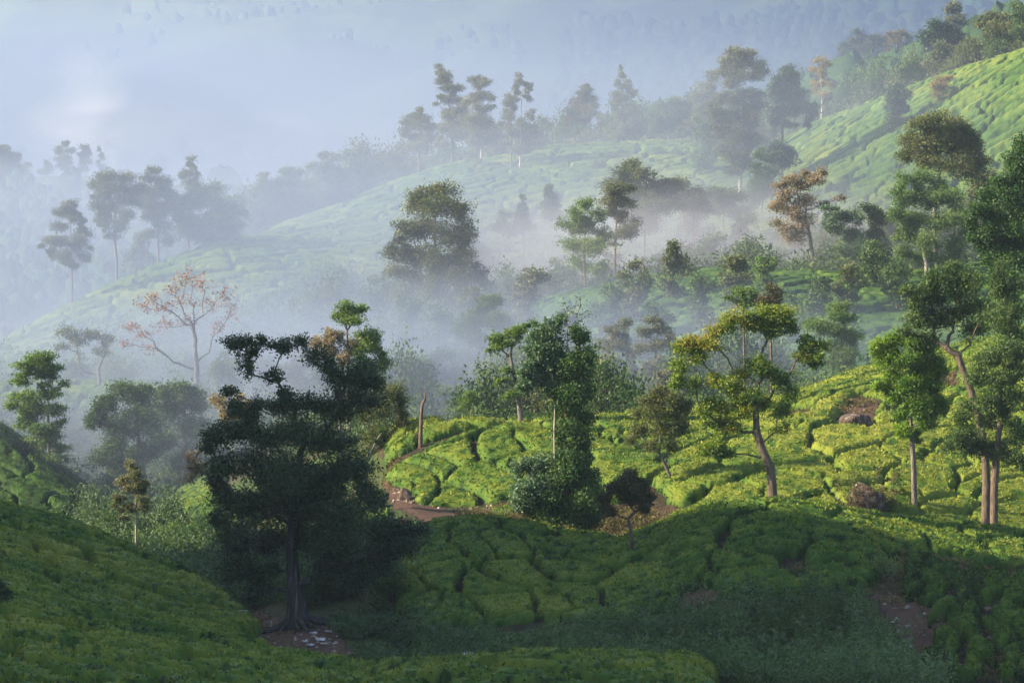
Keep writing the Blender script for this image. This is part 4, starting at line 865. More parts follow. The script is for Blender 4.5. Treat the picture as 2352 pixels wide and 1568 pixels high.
T('dark_hill_tree', 'dark dense tree with narrow crown next to the tall bronze one', 'tree', 1797, 502, [(1797,300),(1799,260)],
  [(1812,162,20,12),(1795,178,22,12),(1825,182,20,14),(1785,200,22,14),(1812,205,28,16),(1835,215,20,14),(1790,228,28,16),(1820,238,28,14),(1845,245,16,12),(1800,255,28,14),(1825,262,20,12),(1870,245,14,9),(1862,262,16,10),(1855,290,9,10),(1785,275,18,10),(1810,285,16,9)],
  leaf='dark', r0=0.3, seed=144, tips=8, dens=1.25, size=3.2, tone=.12)
Q('pale_grey_tree', 'soft grey tree standing behind the tall bronze tree', 1640, 560, [(1640,175,20,12),(1625,200,22,14),(1610,225,22,14),(1640,225,26,16),(1610,255,24,16),(1590,280,20,14),(1625,285,28,16)], 'olive', 145, size=3.0, dens=1.0, tone=.08)
Q('autumn_stem_tree', 'slender leafless-looking trees with yellow leaves behind the dark hill tree', 1885, 566, [(1880,140,16,9),(1900,150,12,9),(1870,160,14,10),(1892,172,16,10),(1880,190,18,10),(1905,195,12,10),(1870,210,12,10),(1892,218,16,9)], 'yellow', 146, size=3.0, dens=.5, tips=12, bf=.5, bark=BARK_PALE)
Q('dark_column_bush', 'dark ivy-like column of foliage on the upper tea slope', 2062, 500, [(2060,205,20,12),(2045,222,20,12),(2075,222,20,14),(2060,245,24,16),(2080,255,16,14),(2060,275,22,16),(2058,300,20,16),(2062,325,18,14)], 'dark', 147, size=3.2, dens=1.5, tone=.1)
Q('round_crest_tree', 'small round tree on the saddle between the two tea slopes', 2088, 538, [(2090,148,20,9),(2072,160,16,9),(2108,160,18,9),(2090,170,22,9),(2068,178,12,7),(2112,176,14,7)], 'mid', 148, size=3.0, dens=1.4)
Q('orange_twig_tree', 'feathery tree with orange leaf tips on the upper tea slope', 2166, 500, [(2160,182,16,8),(2180,180,14,8),(2145,195,14,9),(2172,200,20,9),(2190,205,12,10),(2150,218,16,10),(2178,225,16,10),(2165,240,18,9)], 'yellow', 149, size=3.0, dens=.55, tips=12, bf=.5)
Q('low_hill_tree', 'round dark tree at the foot of the dark hill tree', 1790, 478, [(1780,338,24,14),(1810,345,22,14),(1770,360,26,16),(1800,370,28,18),(1770,390,24,16)], 'dark', 150, size=3.2, dens=1.3, tone=.15)
Q('low_hill_tree', 'low green tree at the foot of the tall bronze tree', 1750, 470, [(1745,350,16,14),(1760,400,26,20),(1735,420,26,20),(1770,440,24,18),(1740,455,30,16)], 'mid', 151, size=3.2, dens=1.2, tone=-.05)
Q('low_hill_tree', 'leafy bush tree below the pale trunk, in light mist', 1660, 450, [(1650,440,26,18),(1690,450,30,20),(1660,475,34,20),(1700,490,30,20)], 'mid', 152, size=3.2, dens=1.1, tone=-.08)
# --- left ridge in the mist
Q('mist_gum', 'lone tiered gum at the tip of the misty spur, thin straight stem', 165, 468, [(160,470,20,9),(145,488,24,9),(172,490,18,9),(190,510,14,9),(165,505,14,7),(140,520,20,8),(185,535,22,9),(110,552,24,7),(140,555,24,8),(175,560,28,10),(95,565,12,5),(205,570,10,5),(150,585,26,9),(185,592,22,9),(125,590,18,7),(165,610,18,7)], 'gum', 161, r0=.2, size=3.2, dens=1.0, tone=-.12, trunk=[(165,640),(164,570),(162,500)])
Q('mist_gum', 'broad-crowned tree with tall bent trunk on the misty spur', 268, 488, [(255,408,30,8),(290,412,26,9),(220,425,24,10),(310,432,24,10),(260,430,34,12),(235,450,28,12),(285,455,32,14),(215,470,18,10),(315,465,18,12),(250,480,32,14),(295,492,24,14),(235,510,24,12),(275,515,24,12),(255,540,18,9)], 'olive', 162, r0=.3, size=3.4, dens=.9, tone=-.08, trunk=[(268,600),(262,540),(264,480)])
Q('mist_gum', 'tree with clumped top between the broad crown and the green dome', 364, 494, [(358,392,20,12),(345,410,20,12),(375,415,20,12),(335,435,22,12),(368,440,26,14),(390,450,20,14),(345,465,28,16),(380,480,28,16),(350,500,28,16),(375,520,28,16),(345,540,24,14),(380,550,24,14)], 'olive', 163, size=3.4, dens=1.0, tone=-.1)
Q('thin_top_tree', 'thin ragged tree top sticking out above the green dome', 432, 500, [(438,365,10,8),(445,380,8,10),(430,395,16,8),(450,400,8,8),(420,405,12,5),(440,420,18,8),(455,425,12,8)], 'olive', 164, size=3.2, dens=1.0, trunk=[(434,520),(438,430)])
Q('green_dome_tree', 'wide green domed tree on the misty spur', 478, 496, [(450,442,30,16),(485,440,32,18),(425,468,28,18),(465,470,36,22),(510,462,30,20),(535,485,18,18),(410,498,22,16),(445,505,34,22),(495,505,36,24),(530,515,22,16),(425,530,28,18),(470,540,36,20),(515,540,26,16)], 'mid', 165, size=3.4, dens=1.25, tone=.05)
Q('misty_ridge_tree', 'grey misty tree with open top at the lower end of the dark clump', 612, 560, [(605,405,14,10),(598,425,18,12),(625,425,18,12),(590,450,20,14),(618,455,24,16),(600,480,24,16),(630,490,24,16),(595,510,20,14)], 'olive', 166, size=3.2, dens=1.0)
Q('misty_ridge_tree', 'grey misty tree in the middle of the dark clump', 680, 562, [(655,395,18,10),(680,400,16,10),(665,420,24,14),(695,425,22,14),(650,450,26,16),(685,455,30,18),(660,485,30,18),(700,490,30,18),(675,515,34,18)], 'mid', 167, size=3.2, dens=1.1)
Q('misty_ridge_tree', 'tallest twiggy-topped tree of the misty clump', 760, 560, [(745,358,20,9),(770,365,18,10),(730,380,20,12),(762,390,26,14),(785,400,18,14),(740,410,26,14),(775,430,28,16),(745,445,30,18),(800,450,18,16),(770,475,34,20),(805,485,20,16),(740,490,34,20),(780,510,36,18)], 'olive', 168, size=3.2, dens=.95)
Q('misty_ridge_tree', 'round dark misty tree at the upper end of the clump', 720, 575, [(715,445,20,14),(710,470,24,16),(720,500,30,18),(700,525,30,16)], 'mid', 169, size=3.2, dens=1.2)
G8 = 'faint trees on the far misty ridge'
for s_, (u_, y_, lb) in enumerate([(18,800,[(10,345,30,7),(30,358,22,7),(8,370,26,8),(35,382,20,7),(15,392,26,7)]),(55,810,[(48,385,14,7),(62,380,10,7),(50,395,18,5)]),(110,805,[(108,372,9,6),(112,388,14,7),(96,395,14,5)]),
      (150,800,[(150,332,13,9),(140,348,16,9),(162,350,14,9),(150,366,20,10),(135,382,12,7),(160,385,16,8)]),(198,802,[(195,338,13,8),(188,354,14,8),(206,352,10,9),(197,372,16,9),(190,390,16,7)]),(232,800,[(228,345,4,8),(232,362,8,9),(230,382,10,9)])]):
    Q('far_ridge_tree', ['layered cedar-like tree at the tip of the far misty ridge','tiny low tree beside the far cedar-like tree','small faint tree before the two round ones on the far ridge','faint tall round-headed tree on the far misty ridge','faint second round-headed tree on the far misty ridge','faint thin pointed tree last on the far misty ridge'][s_], u_, y_, lb, 'olive', 180 + s_, group=G8, size=3.0, dens=1.0)
# --- upper corner, trees behind the tea crest
G9 = 'trees along the top of the tea hill'
for s_, (u_, y_, lf, lab, lb, dn) in enumerate([
  (1955,735,'gum','grey flowering-looking tree on the far side of the second tea slope',[(1972,75,14,8),(1960,92,18,9),(1985,98,18,9),(1940,112,20,10),(1970,118,28,12),(1945,135,24,12),(1985,140,26,12),(1920,150,18,10),(1960,160,34,12)],1.1),
  (2015,728,'gum','wide grey tree behind the orange-tipped tree top',[(2010,85,18,9),(2035,92,16,10),(2005,108,26,12),(2040,118,20,14),(2010,135,30,14),(2045,150,22,14),(2010,165,34,14)],1.1),
  (2062,700,'yellow','open tree with yellow and orange leaves on the second tea slope',[(2045,80,14,7),(2070,75,14,8),(2090,88,14,8),(2055,98,18,8),(2082,108,18,9),(2040,118,14,8),(2065,125,20,9),(2050,145,16,8),(2095,125,12,8)],.6),
  (2160,640,'dark','dark domed tree below the upper corner',[(2150,62,26,9),(2185,68,24,10),(2135,80,24,10),(2170,85,32,11),(2205,86,16,10),(2140,98,20,8),(2185,102,24,9)],1.4),
  (2190,660,'gum','pale tree rising behind the dark domed one',[(2190,12,16,7),(2175,25,14,7),(2200,28,18,8),(2190,45,24,9),(2212,55,16,9)],1.1),
  (2285,575,'olive','open olive tree near the upper corner with visible limbs',[(2270,38,24,10),(2300,40,26,12),(2255,58,20,12),(2290,62,34,14),(2325,65,22,14),(2270,85,30,13),(2310,90,28,13)],1.0),
  (2345,560,'mid','tree at the very corner over the tea crest',[(2340,18,18,12),(2350,45,20,16),(2335,70,20,16),(2350,95,22,14)],1.1),
  (2240,575,'olive','rounded bush-like tree just over the tea crest',[(2235,100,28,12),(2215,118,24,12),(2255,122,28,12),(2230,138,34,11),(2200,140,18,10)],1.2),
  (2165,590,'olive','low grey-green tree over the tea crest by the small round tree',[(2165,112,24,12),(2150,130,22,12),(2180,135,26,12),(2160,152,28,11),(2185,158,18,9)],1.2),
  (2295,560,'mid','dark green low tree over the tea crest near the corner',[(2290,105,26,12),(2315,115,22,12),(2275,125,22,11)],1.2)]):
    Q('hilltop_tree', lab, u_, y_, lb, lf, 200 + s_, group=G9, size=3.5, dens=dn * .9)
# --- shrubs near the camera
T('bronze_shrub', 'rounded shrub with reddish bronze leaves under the knoll', 'shrub', 1850, 141, [(1850,1370)],
  [(1830,1310,22,10,0,.3),(1860,1312,24,12,0,.15),(1812,1335,22,14),(1850,1340,30,16),(1885,1340,24,18),(1805,1365,22,16),(1840,1370,32,18),(1885,1375,28,20),(1900,1350,16,18),(1830,1395,30,14),(1875,1400,28,12)],
  leaf='rusty', r0=0.08, seed=301, tips=8, dens=1.3, size=4.6, hero=False)
T('twiggy_shrub', 'bare twiggy vase-shaped shrub on the reddish bank', 'shrub', 2032, 141.5, [(2032,1355),(2032,1340)],
  [(2015,1290,16,12),(2040,1285,18,12),(2060,1300,12,12),(2010,1310,14,12),(2045,1312,16,12),(2028,1300,14,12)],
  leaf='light', r0=0.07, seed=302, tips=14, dens=.35, size=3.6, bark=BARK_PALE, bf=.6, rtip=.012)
T('dark_edge_bush', 'dark bush cut by the picture edge on the shaded tea slope', 'shrub', -12, 121, [(-10,1400)],
  [(-5,1345,16,14),(8,1365,16,14),(-5,1385,24,20),(14,1390,14,14),(-8,1415,20,16)], leaf='dark', r0=0.1, seed=303, tips=7, dens=1.6, size=4.6)

# --- trees half lost in the mist
def misty_tree(u, y, h, w, leaf, seed, group, label):
    """h, w in picture pixels: an uneven oval crown over a plain stem"""
    rng = np.random.default_rng(seed); x, z = ground_at(u, y); bv = pix_of(x, y, z)[1]
    L = []; n = 9 + int(h / 18); top = bv - h; low = bv - h * rng.uniform(.12, .3)
    ph = rng.uniform(0, 6)
    for i in range(n):
        t = (i + rng.random()) / n
        half = w * .5 * (0.35 + 0.65 * math.sin(math.pi * min(1, .12 + .85 * t)) ** .8) * (1 + .25 * math.sin(ph + t * 9))
        r = rng.uniform(.17, .30) * w
        uu = u + rng.uniform(-1, 1) * max(2, half - r * .5)
        L.append((uu, top + r * .6 + (low - top) * t, r, r * rng.uniform(.7, 1.0)))
    rt = T('misty_tree', label, 'tree', u, y, [(u + rng.normal() * 3, bv - h * .3), (u + rng.normal() * 5, bv - h * .62)], L, leaf=leaf, seed=seed, r0=max(.12, h * px_m(y) * .013), sides=4, size=5.2, group=group, dens=.5, tips=7, fill=.2, tone=rng.uniform(-.12, .05))
    return rt
made = []
for s_, (g, ph, rows) in enumerate([
 ('trees in the valley mist', 'misty valley tree', [(600,318,130,85,'mid'),(690,300,160,100,'olive'),(760,285,150,90,'mid'),(960,272,170,110,'mid'),(1225,262,215,105,'mid'),(1165,255,120,80,'light'),(1345,280,170,100,'olive'),(1390,262,140,80,'gum'),(1585,272,160,90,'mid'),(1645,288,170,95,'olive'),(1700,266,110,80,'mid'),(1830,305,130,85,'light'),(2010,335,120,80,'mid'),(1545,335,150,85,'olive'),(520,300,110,80,'mid'),(1040,262,110,80,'light'),(1285,300,190,90,'olive'),(905,250,130,80,'olive'),(1010,320,170,95,'mid'),(1070,340,150,90,'olive'),(1140,310,180,95,'mid'),(1215,335,170,90,'gum'),(1310,255,150,85,'mid'),(1405,318,160,90,'mid'),(1455,330,150,85,'olive'),(1425,250,120,75,'light'),(1530,250,130,80,'gum'),(1500,300,190,95,'mid'),(1610,318,150,85,'mid'),(1690,325,140,80,'olive'),(1760,280,150,85,'mid'),(1760,330,110,75,'light'),(1880,318,110,75,'mid'),(1950,320,120,75,'olive'),(2060,320,130,85,'mid'),(860,300,160,90,'mid'),(810,330,140,85,'olive'),(940,340,150,90,'mid'),(450,345,90,70,'mid'),(90,345,80,60,'olive'),(180,330,90,70,'mid')]),
 ('trees in the hollow', 'hazy tree in the hollow', [(1185,405,95,60,'mid'),(1245,412,85,55,'mid'),(1560,402,120,75,'olive'),(1640,402,130,85,'mid'),(1715,398,115,75,'mid'),(1785,400,95,70,'light'),(2035,392,150,85,'mid'),(2262,402,200,105,'olive'),(2335,396,210,100,'mid'),(1130,395,80,60,'mid'),(1300,392,110,70,'light'),(880,400,110,75,'mid'),(760,402,90,70,'olive'),(1600,452,150,90,'olive'),(1840,440,120,80,'mid'),(1500,400,100,70,'mid'),(1900,400,110,75,'olive'),(1960,415,130,80,'mid'),(2110,400,120,80,'mid'),(1700,430,130,85,'mid'),(1400,410,120,75,'olive')]),
 ('trees on the misty tea ridge', 'faint grey tree', [(545,530,120,70,'olive'),(640,568,120,75,'mid'),(842,588,80,55,'olive'),(800,572,130,80,'mid'),(325,508,130,75,'olive'),(295,530,110,60,'mid'),(20,500,90,60,'olive'),(540,505,100,65,'mid'),(1595,572,130,70,'olive'),(1625,530,140,85,'mid'),(1765,540,120,70,'olive'),(1250,690,90,55,'gum'),(1290,685,80,60,'olive'),(1480,660,100,60,'olive'),(1385,690,80,50,'olive'),(1520,640,110,70,'mid')])]):
    for i_, (u_, y_, h_, w_, lf) in enumerate(rows):
        made.append((misty_tree(u_, y_, h_, w_, lf, 700 + s_ * 40 + i_, g, ph), ph))
bpy.context.view_layer.update()
tell_apart(made)
# ---------------------------------------------------------------- undergrowth nobody could count
def zone_points(poly, n, rng, seed=0):
    p = np.array(poly, float)
    out = np.zeros((0, 2))
    while len(out) < n:
        u = rng.uniform(p[:, 0].min(), p[:, 0].max(), n * 2); y = rng.uniform(p[:, 1].min(), p[:, 1].max(), n * 2)
        ok = in_poly(u, y, poly); out = np.concatenate([out, np.stack([u[ok], y[ok]], 1)])
    out = out[:n]
    x = (out[:, 0] - 1176) / 1176 * TAN * out[:, 1] / 0.9976
    return x, out[:, 1]
def undergrowth(label, poly, n, k, h, w, leaf, seed, size, patch=0.0, tone=0.0, name='undergrowth', up=0.8, aspect=0.4, core=0.6):
    """N plants of K leaves: each plant a loose upright plume"""
    rng = np.random.default_rng(seed)
    x, y = zone_points(poly, n, rng)
    if patch > 0:
        keep = fbm(x / 5, y / 5, seed, 2) + rng.normal(0, .08, len(x)) > patch; x, y = x[keep], y[keep]
    z = height(x, y); n = len(x)
    hh = h * (0.25 + 1.5 * rng.random(n) ** 1.4 * smooth((fbm(x / 3, y / 3, seed + 1, 2) - .2) / .5))
    pi = np.repeat(np.arange(n), k); t = rng.random(n * k) ** core
    a = rng.uniform(0, 2 * np.pi, n * k); r = w * (0.15 + 0.85 * np.sin(np.pi * np.clip(t * 0.8 + 0.15, 0, 1))) * np.sqrt(rng.random(n * k))
    lean = rng.normal(0, 0.18, (n, 2))
    P = np.stack([x[pi] + np.cos(a) * r + lean[pi, 0] * hh[pi] * t, y[pi] + np.sin(a) * r + lean[pi, 1] * hh[pi] * t, z[pi] + hh[pi] * t - 0.05], 1)
    N = np.stack([np.cos(a) * 0.7, np.sin(a) * 0.7, np.full(n * k, 0.8)], 1)
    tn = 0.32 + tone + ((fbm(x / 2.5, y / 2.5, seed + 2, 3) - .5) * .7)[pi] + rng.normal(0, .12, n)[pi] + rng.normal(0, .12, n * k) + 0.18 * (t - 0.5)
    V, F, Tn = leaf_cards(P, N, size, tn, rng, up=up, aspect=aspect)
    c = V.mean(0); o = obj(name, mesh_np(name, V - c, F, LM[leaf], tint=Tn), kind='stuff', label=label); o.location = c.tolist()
    return o
LM['scrub'] = leaf_mat('leaves_scrub', [(0.016, 0.036, 0.013), (0.038, 0.076, 0.028), (0.065, 0.112, 0.042), (0.11, 0.155, 0.06)], rough=0.6, spec=0.3, trans=0.2)
LM['grass'] = leaf_mat('leaves_dry_grass', [(0.05, 0.045, 0.02), (0.10, 0.085, 0.04), (0.16, 0.125, 0.06), (0.12, 0.14, 0.05)], rough=0.7, spec=0.2, trans=0.25)
U_ = undergrowth
U_('tall grey-green weeds filling the gully in front of the tea mound', [(935,137.5),(960,128),(1000,119.5),(1400,117),(1650,117),(1700,108),(2000,104),(2190,106),(2150,125),(2060,128),(2040,131),(1960,135),(1850,136),(1780,135.5),(1650,135),(1500,135),(1200,135.5)], 4200, 32, 1.5, 0.42, 'scrub', 401, 0.17, tone=.12)
U_('broad-leaved weeds between the grey-green ones', [(1400,133),(1500,118),(1700,108),(2150,106),(2100,125),(1950,131),(1700,131)], 420, 40, 1.3, 0.6, 'mid', 402, 0.2, patch=.45, tone=-.02)
U_('tall feathery grey-green stems rising over the corner of the gully', [(1640,134),(1700,122),(1800,112),(2120,112),(2100,126),(1960,134.5),(1850,135.5)], 900, 60, 2.0, 0.36, 'scrub', 412, 0.17, patch=.35, tone=.14, core=.8)
U_('dark low weeds around the foot of the old fig tree', [(700,150),(640,157),(640,163),(780,156),(900,156),(900,141),(940,138),(950,122),(860,120),(800,134),(760,141)], 1500, 30, 0.9, 0.5, 'scrub', 403, 0.16, patch=.42, tone=-.12)
U_('weeds and fallen leaves scattered over the dirt path', [(505,160),(560,158),(640,143),(760,142),(860,129),(900,119),(640,119),(600,129),(590,141),(530,150)], 700, 12, 0.22, 0.35, 'grass', 414, 0.13, name='grass', patch=.48, up=.8)
U_('weeds creeping over the dirt track behind the mound', [(900,177),(1210,171),(1210,176.5),(1000,176),(915,191),(885,188)], 500, 12, 0.25, 0.35, 'grass', 415, 0.15, name='grass', patch=.48, up=.8)
U_('weeds around the boulders of the sunlit hillside', [(1780,192),(1870,192),(2060,187),(2260,205),(2240,212),(2060,204),(1800,202)], 700, 14, 0.35, 0.4, 'grass', 416, 0.2, name='grass', patch=.45, up=.9)
U_('shrubby thicket behind the old fig tree', [(520,150),(560,152),(700,152),(900,155),(880,165),(700,172),(560,190),(480,190),(440,185)], 900, 60, 1.8, 0.9, 'scrub', 404, 0.2, tone=-.02)
U_('soft grey-green scrub on the floor of the side gully', [(150,226),(220,210),(300,192),(480,163),(560,152),(640,160),(560,192),(480,200),(420,220),(330,240),(240,246)], 2300, 40, 2.0, 0.9, 'scrub', 405, 0.24, tone=.06)
U_('dry grass along the dirt track behind the mound', [(1040,159.5),(1250,161),(1440,160),(1570,160),(1700,160.5),(1560,169),(1400,173),(1290,168),(1260,163.5),(1080,163.5)], 2600, 16, 0.6, 0.25, 'grass', 406, 0.22, name='grass', up=2.0, aspect=.25)
U_('thin grass and weeds on the bare banks', [(1990,150),(2420,151),(2420,125),(2200,125),(2060,128),(1990,139)], 2200, 14, 0.5, 0.3, 'grass', 407, 0.16, name='grass', up=1.6, aspect=.3, patch=.4)
U_('mixed bushes covering the valley floor behind the dark tea spur', [(-60,258),(60,262),(230,252),(330,236),(400,225),(400,262),(480,270),(640,240),(780,210),(890,206),(870,245),(700,275),(470,298),(200,296),(-60,300)], 1500, 60, 2.6, 1.5, 'scrub', 408, 0.34, tone=-.02)
U_('hazy bushes in the valley behind the sunlit field', [(780,262),(900,236),(1200,212),(1500,216),(1800,222),(1990,232),(1990,262),(1860,266),(1800,290),(1500,302),(1300,332),(1150,360),(900,372),(600,384),(300,398),(-60,402),(-60,330),(300,322),(600,300)], 2200, 60, 2.8, 1.9, 'mid', 409, 0.32, tone=-.06)
U_('hazy bushes in the hollow below the big tea hill', [(-60,405),(300,402),(600,390),(900,380),(1150,372),(1500,366),(1800,358),(2060,358),(2352,368),(2420,372),(2420,436),(2000,441),(1600,452),(1200,466),(800,466),(500,436),(200,421),(-60,420)], 1900, 40, 3.4, 2.2, 'mid', 410, 0.62, tone=-.04)
U_('bushy woodland edge behind the crest of the tea hill', [(560,580),(830,592),(1000,600),(1270,612),(1600,612),(1870,590),(2050,575),(2352,545),(2420,545),(2420,600),(2000,640),(1500,650),(1000,660),(560,680)], 1600, 40, 4.5, 3.0, 'olive', 411, 0.75, tone=-.04)
# forest on the far mountains: rounded crowns in one mass
FOREST_M = leaf_mat('forest_canopy', [(0.012, 0.03, 0.014), (0.03, 0.06, 0.025), (0.05, 0.085, 0.035)], rough=.9, spec=.05, trans=0)
def forest(label, poly, n, seed, r, k, size, leaf, patch=0, tone=0):
    rng = np.random.default_rng(seed); x, y = zone_points(poly, n, rng)
    if patch: 
        kp = fbm(x / 90, y / 90, seed, 3) + rng.normal(0, .03, len(x)) > patch; x, y = x[kp], y[kp]
    z = height(x, y); n = len(x); rr = r * rng.uniform(.55, 1.35, n)
    pi = np.repeat(np.arange(n), k)
    d = rng.normal(size=(n * k, 3)); d /= np.linalg.norm(d, axis=1, keepdims=True); d[:, 2] = np.abs(d[:, 2]) - .15
    d *= (0.85 + 0.3 * rng.random(n * k))[:, None]
    P = np.stack([x[pi], y[pi], z[pi] + rr[pi] * 0.9], 1) + d * rr[pi][:, None] * np.array([1, 1, 1.25])
    V, F, Tn = leaf_cards(P, d, size, 0.35 + tone + rng.normal(0, .18, n)[pi] + rng.normal(0, .1, n * k), rng, up=1.2, aspect=.8)
    # the solid body of each crown: a lumpy cap
    nu, nv = 8, 4
    A, B = np.meshgrid(np.linspace(0, 2 * np.pi, nu, endpoint=False), np.linspace(0.05, 2.2, nv), indexing='ij')
    D0 = np.stack([np.cos(A) * np.sin(B), np.sin(A) * np.sin(B), np.cos(B) * 1.2], -1).reshape(-1, 3)
    i, j = np.meshgrid(np.arange(nu), np.arange(nv - 1), indexing='ij'); i2 = (i + 1) % nu
    F0 = np.stack([i * nv + j, i * nv + j + 1, i2 * nv + j + 1, i2 * nv + j], -1).reshape(-1, 4)
    VB = np.stack([x, y, z + rr * 0.8], 1)[:, None, :] + D0[None] * (rr[:, None] * (0.55 + 0.9 * rng.random((n, nu * nv))))[:, :, None]
    FB = (F0[None] + (np.arange(n) * nu * nv)[:, None, None]).reshape(-1, 4)
    TB = np.repeat(0.3 + tone + rng.normal(0, .18, n), nu * nv)
    F = FB; V = VB.reshape(-1, 3); Tn = TB
    c = V.mean(0); o = obj('forest', mesh_np('forest', V - c, F, FOREST_M, tint=Tn, smooth_shade=True), kind='stuff', label=label); o.location = c.tolist()
forest('dark hillside forest beyond the top corner of the tea hill', [(1500,640),(2000,600),(2500,560),(2600,900),(2500,1300),(1900,1400),(1300,1500),(1250,1200),(1480,900)], 2300, 421, 3.4, 12, 1.5, 'dark', tone=.2)
forest('scattered woods on the far valley side', [(-200,900),(1300,860),(1300,1200),(1250,1500),(900,2200),(-300,2200)], 700, 422, 3.0, 5, 1.8, 'dark', patch=.56, tone=.2)

forest('faint woods on the misty ridge beyond the spur', [(-60,600),(300,600),(900,680),(1250,700),(1250,800),(500,780),(-60,770)], 900, 423, 1.9, 5, 1.8, 'dark')
# ---------------------------------------------------------------- bushes in the misty valleys, each an object
def bush_proto(leaf, seed, tone):
    rng = np.random.default_rng(seed)
    n = 26; c = rng.normal(size=(n, 3)); c /= np.linalg.norm(c, axis=1, keepdims=True); c[:, 2] = np.abs(c[:, 2]) * 1.0
    c = c * np.array([1, 1, 1.15]) * (0.45 + 0.5 * rng.random(n))[:, None] + np.array([0, 0, .35])
    k = 120; pi = np.repeat(np.arange(n), k)
    off = rng.normal(size=(n * k, 3)) * 0.17
    V, F, Tn = leaf_cards(c[pi] + off, off + np.array([0, 0, .3]), 0.085, 0.35 + tone + rng.normal(0, .1, n)[pi] + rng.normal(0, .12, n * k), rng, up=1.0, aspect=.55)
    P = [np.array([0, 0, -.3])]; par = [-1]
    for q in c:
        P.append(np.array([q[0] * .4, q[1] * .4, .25 + q[2] * .3])); par.append(0); P.append(q); par.append(len(P) - 2)
    P = np.array(P); R = np.full(len(P), .02); R[0] = .06
    return (mesh_np('crown', V, F, LM[leaf], tint=Tn), wood_mesh('stem', P, np.array(par), R, list(range(1, len(P))), 4, BARK))
BP = [bush_proto('mid', 1, -.05), bush_proto('olive', 2, 0), bush_proto('light', 3, 0), bush_proto('scrub', 4, .1), bush_proto('mid', 5, -.12)]
def bushes(group, label, poly, n, r0, r1, seed, kinds=(0, 1, 2, 3, 4), tall=1.0, name='bush', cat='bush'):
    rng = np.random.default_rng(seed); x, y = zone_points(poly, n, rng)
    made = []
    for i in range(n):
        cr, st = BP[kinds[rng.integers(len(kinds))]]
        r = rng.uniform(r0, r1); z = float(height(x[i], y[i]))
        root = link(props(bpy.data.objects.new(name, None), label, cat, group))
        root.location = (x[i], y[i], z - .05 * r); root.rotation_euler = (0, 0, rng.uniform(0, 6.28)); root.scale = (r, r, r * tall * rng.uniform(.8, 1.3))
        obj('crown', cr, root); obj('stem', st, root); made.append((root, label))
    tell_apart(made)
bushes('bushes on the hollow below the tea hill', 'mist-veiled leafy bush in the hollow', [(600,395),(1150,376),(1500,370),(1800,362),(2352,372),(2352,430),(1600,446),(1200,460),(700,460)], 46, 2.5, 5.0, 501)
bushes('bushes in the valley behind the sunlit field', 'hazy rounded bush in the valley', [(850,262),(1200,222),(1500,226),(1850,240),(1780,285),(1400,310),(1100,350),(700,370),(600,320)], 46, 1.8, 4.0, 502, tall=1.3)
bushes('bushes on the misty terrace', 'faint bush in blue mist', [(0,325),(500,312),(700,330),(600,380),(0,395)], 16, 2.0, 3.5, 503)
bushes('bushes in the side gully', 'soft green bush in gully scrub', [(170,225),(330,195),(500,170),(600,165),(560,195),(400,225),(260,243)], 16, 0.9, 1.9, 504, kinds=(0, 2, 3))
bushes('bushes behind the tea crest', 'hazy bush behind the tea crest', [(560,590),(830,600),(1270,620),(1600,620),(1870,600),(2050,580),(2352,555),(2352,590),(1600,640),(560,660)], 44, 3.0, 6.5, 505, kinds=(1, 4, 0), tall=1.3)
bushes('bushes around the old fig', 'dark bush in deep shade', [(560,146),(640,152),(880,152),(900,145),(760,147),(620,146)], 10, 0.7, 1.5, 506, kinds=(0, 4, 3))
bushes('bushes on the tea slope above the hollow', 'small round bush on misty tea', [(1100,480),(1500,480),(1650,500),(1650,560),(1250,560)], 9, 1.2, 2.4, 507, kinds=(0, 1))
bushes('bushes near the front weeds', 'leafy bush among grey-green weeds', [(1150,130),(1500,124),(1900,118),(2100,118),(1950,134),(1500,133)], 22, 0.6, 1.3, 508, kinds=(0, 3, 4))

# ---------------------------------------------------------------- rocks, post, stump, litter
ROCK = noise_mat('rock', [(0.3, (0.07, 0.06, 0.055)), (0.5, (0.17, 0.145, 0.125)), (0.68, (0.33, 0.31, 0.28))], 1.6, bump=0.08, bump_scale=5)
ROCK_RED = noise_mat('rock_reddish', [(0.36, (0.030, 0.022, 0.016)), (0.52, (0.075, 0.052, 0.04)), (0.62, (0.12, 0.10, 0.085)), (0.7, (0.26, 0.24, 0.22))], 2.6, bump=0.08, bump_scale=5)
def rock(label, u, y, w, h, d, seed, mat=ROCK, sink=.36, name='boulder', cat='boulder', v=None):
    """w, h in pixels, d metres deep"""
    rng = np.random.default_rng(seed); k = px_m(y); x, z = ground_at(u, y)
    nu, nv = 36, 20
    A, B = np.meshgrid(np.linspace(0, 2 * np.pi, nu, endpoint=False), np.linspace(0, np.pi, nv), indexing='ij')
    D = np.stack([np.cos(A) * np.sin(B), np.sin(A) * np.sin(B), np.cos(B)], -1).reshape(-1, 3)
    pl = rng.normal(size=(11, 3)); pl /= np.linalg.norm(pl, axis=1, keepdims=True)
    s = np.min(np.where(D @ pl.T > 0.05, rng.uniform(.72, 1.0, 11) / np.maximum(D @ pl.T, .05), 9), axis=1)
    s = np.minimum(s, 1.15) * (1 + .09 * (fbm(D[:, 0] * 3 + 9, D[:, 1] * 3 + D[:, 2] * 2, seed, 4) - .5))
    Vv = D * s[:, None] * np.array([w * k / 2, d / 2, h * k * .62]); Vv[:, 2] += h * k * (.62 - sink - .2)
    i, j = np.meshgrid(np.arange(nu), np.arange(nv - 1), indexing='ij'); i2 = (i + 1) % nu
    Fv = np.stack([i * nv + j, i * nv + j + 1, i2 * nv + j + 1, i2 * nv + j], -1).reshape(-1, 4)
    o = obj(name, mesh_np(name, Vv, Fv, mat), label=label, cat=cat); o.location = (x, y, z); return o
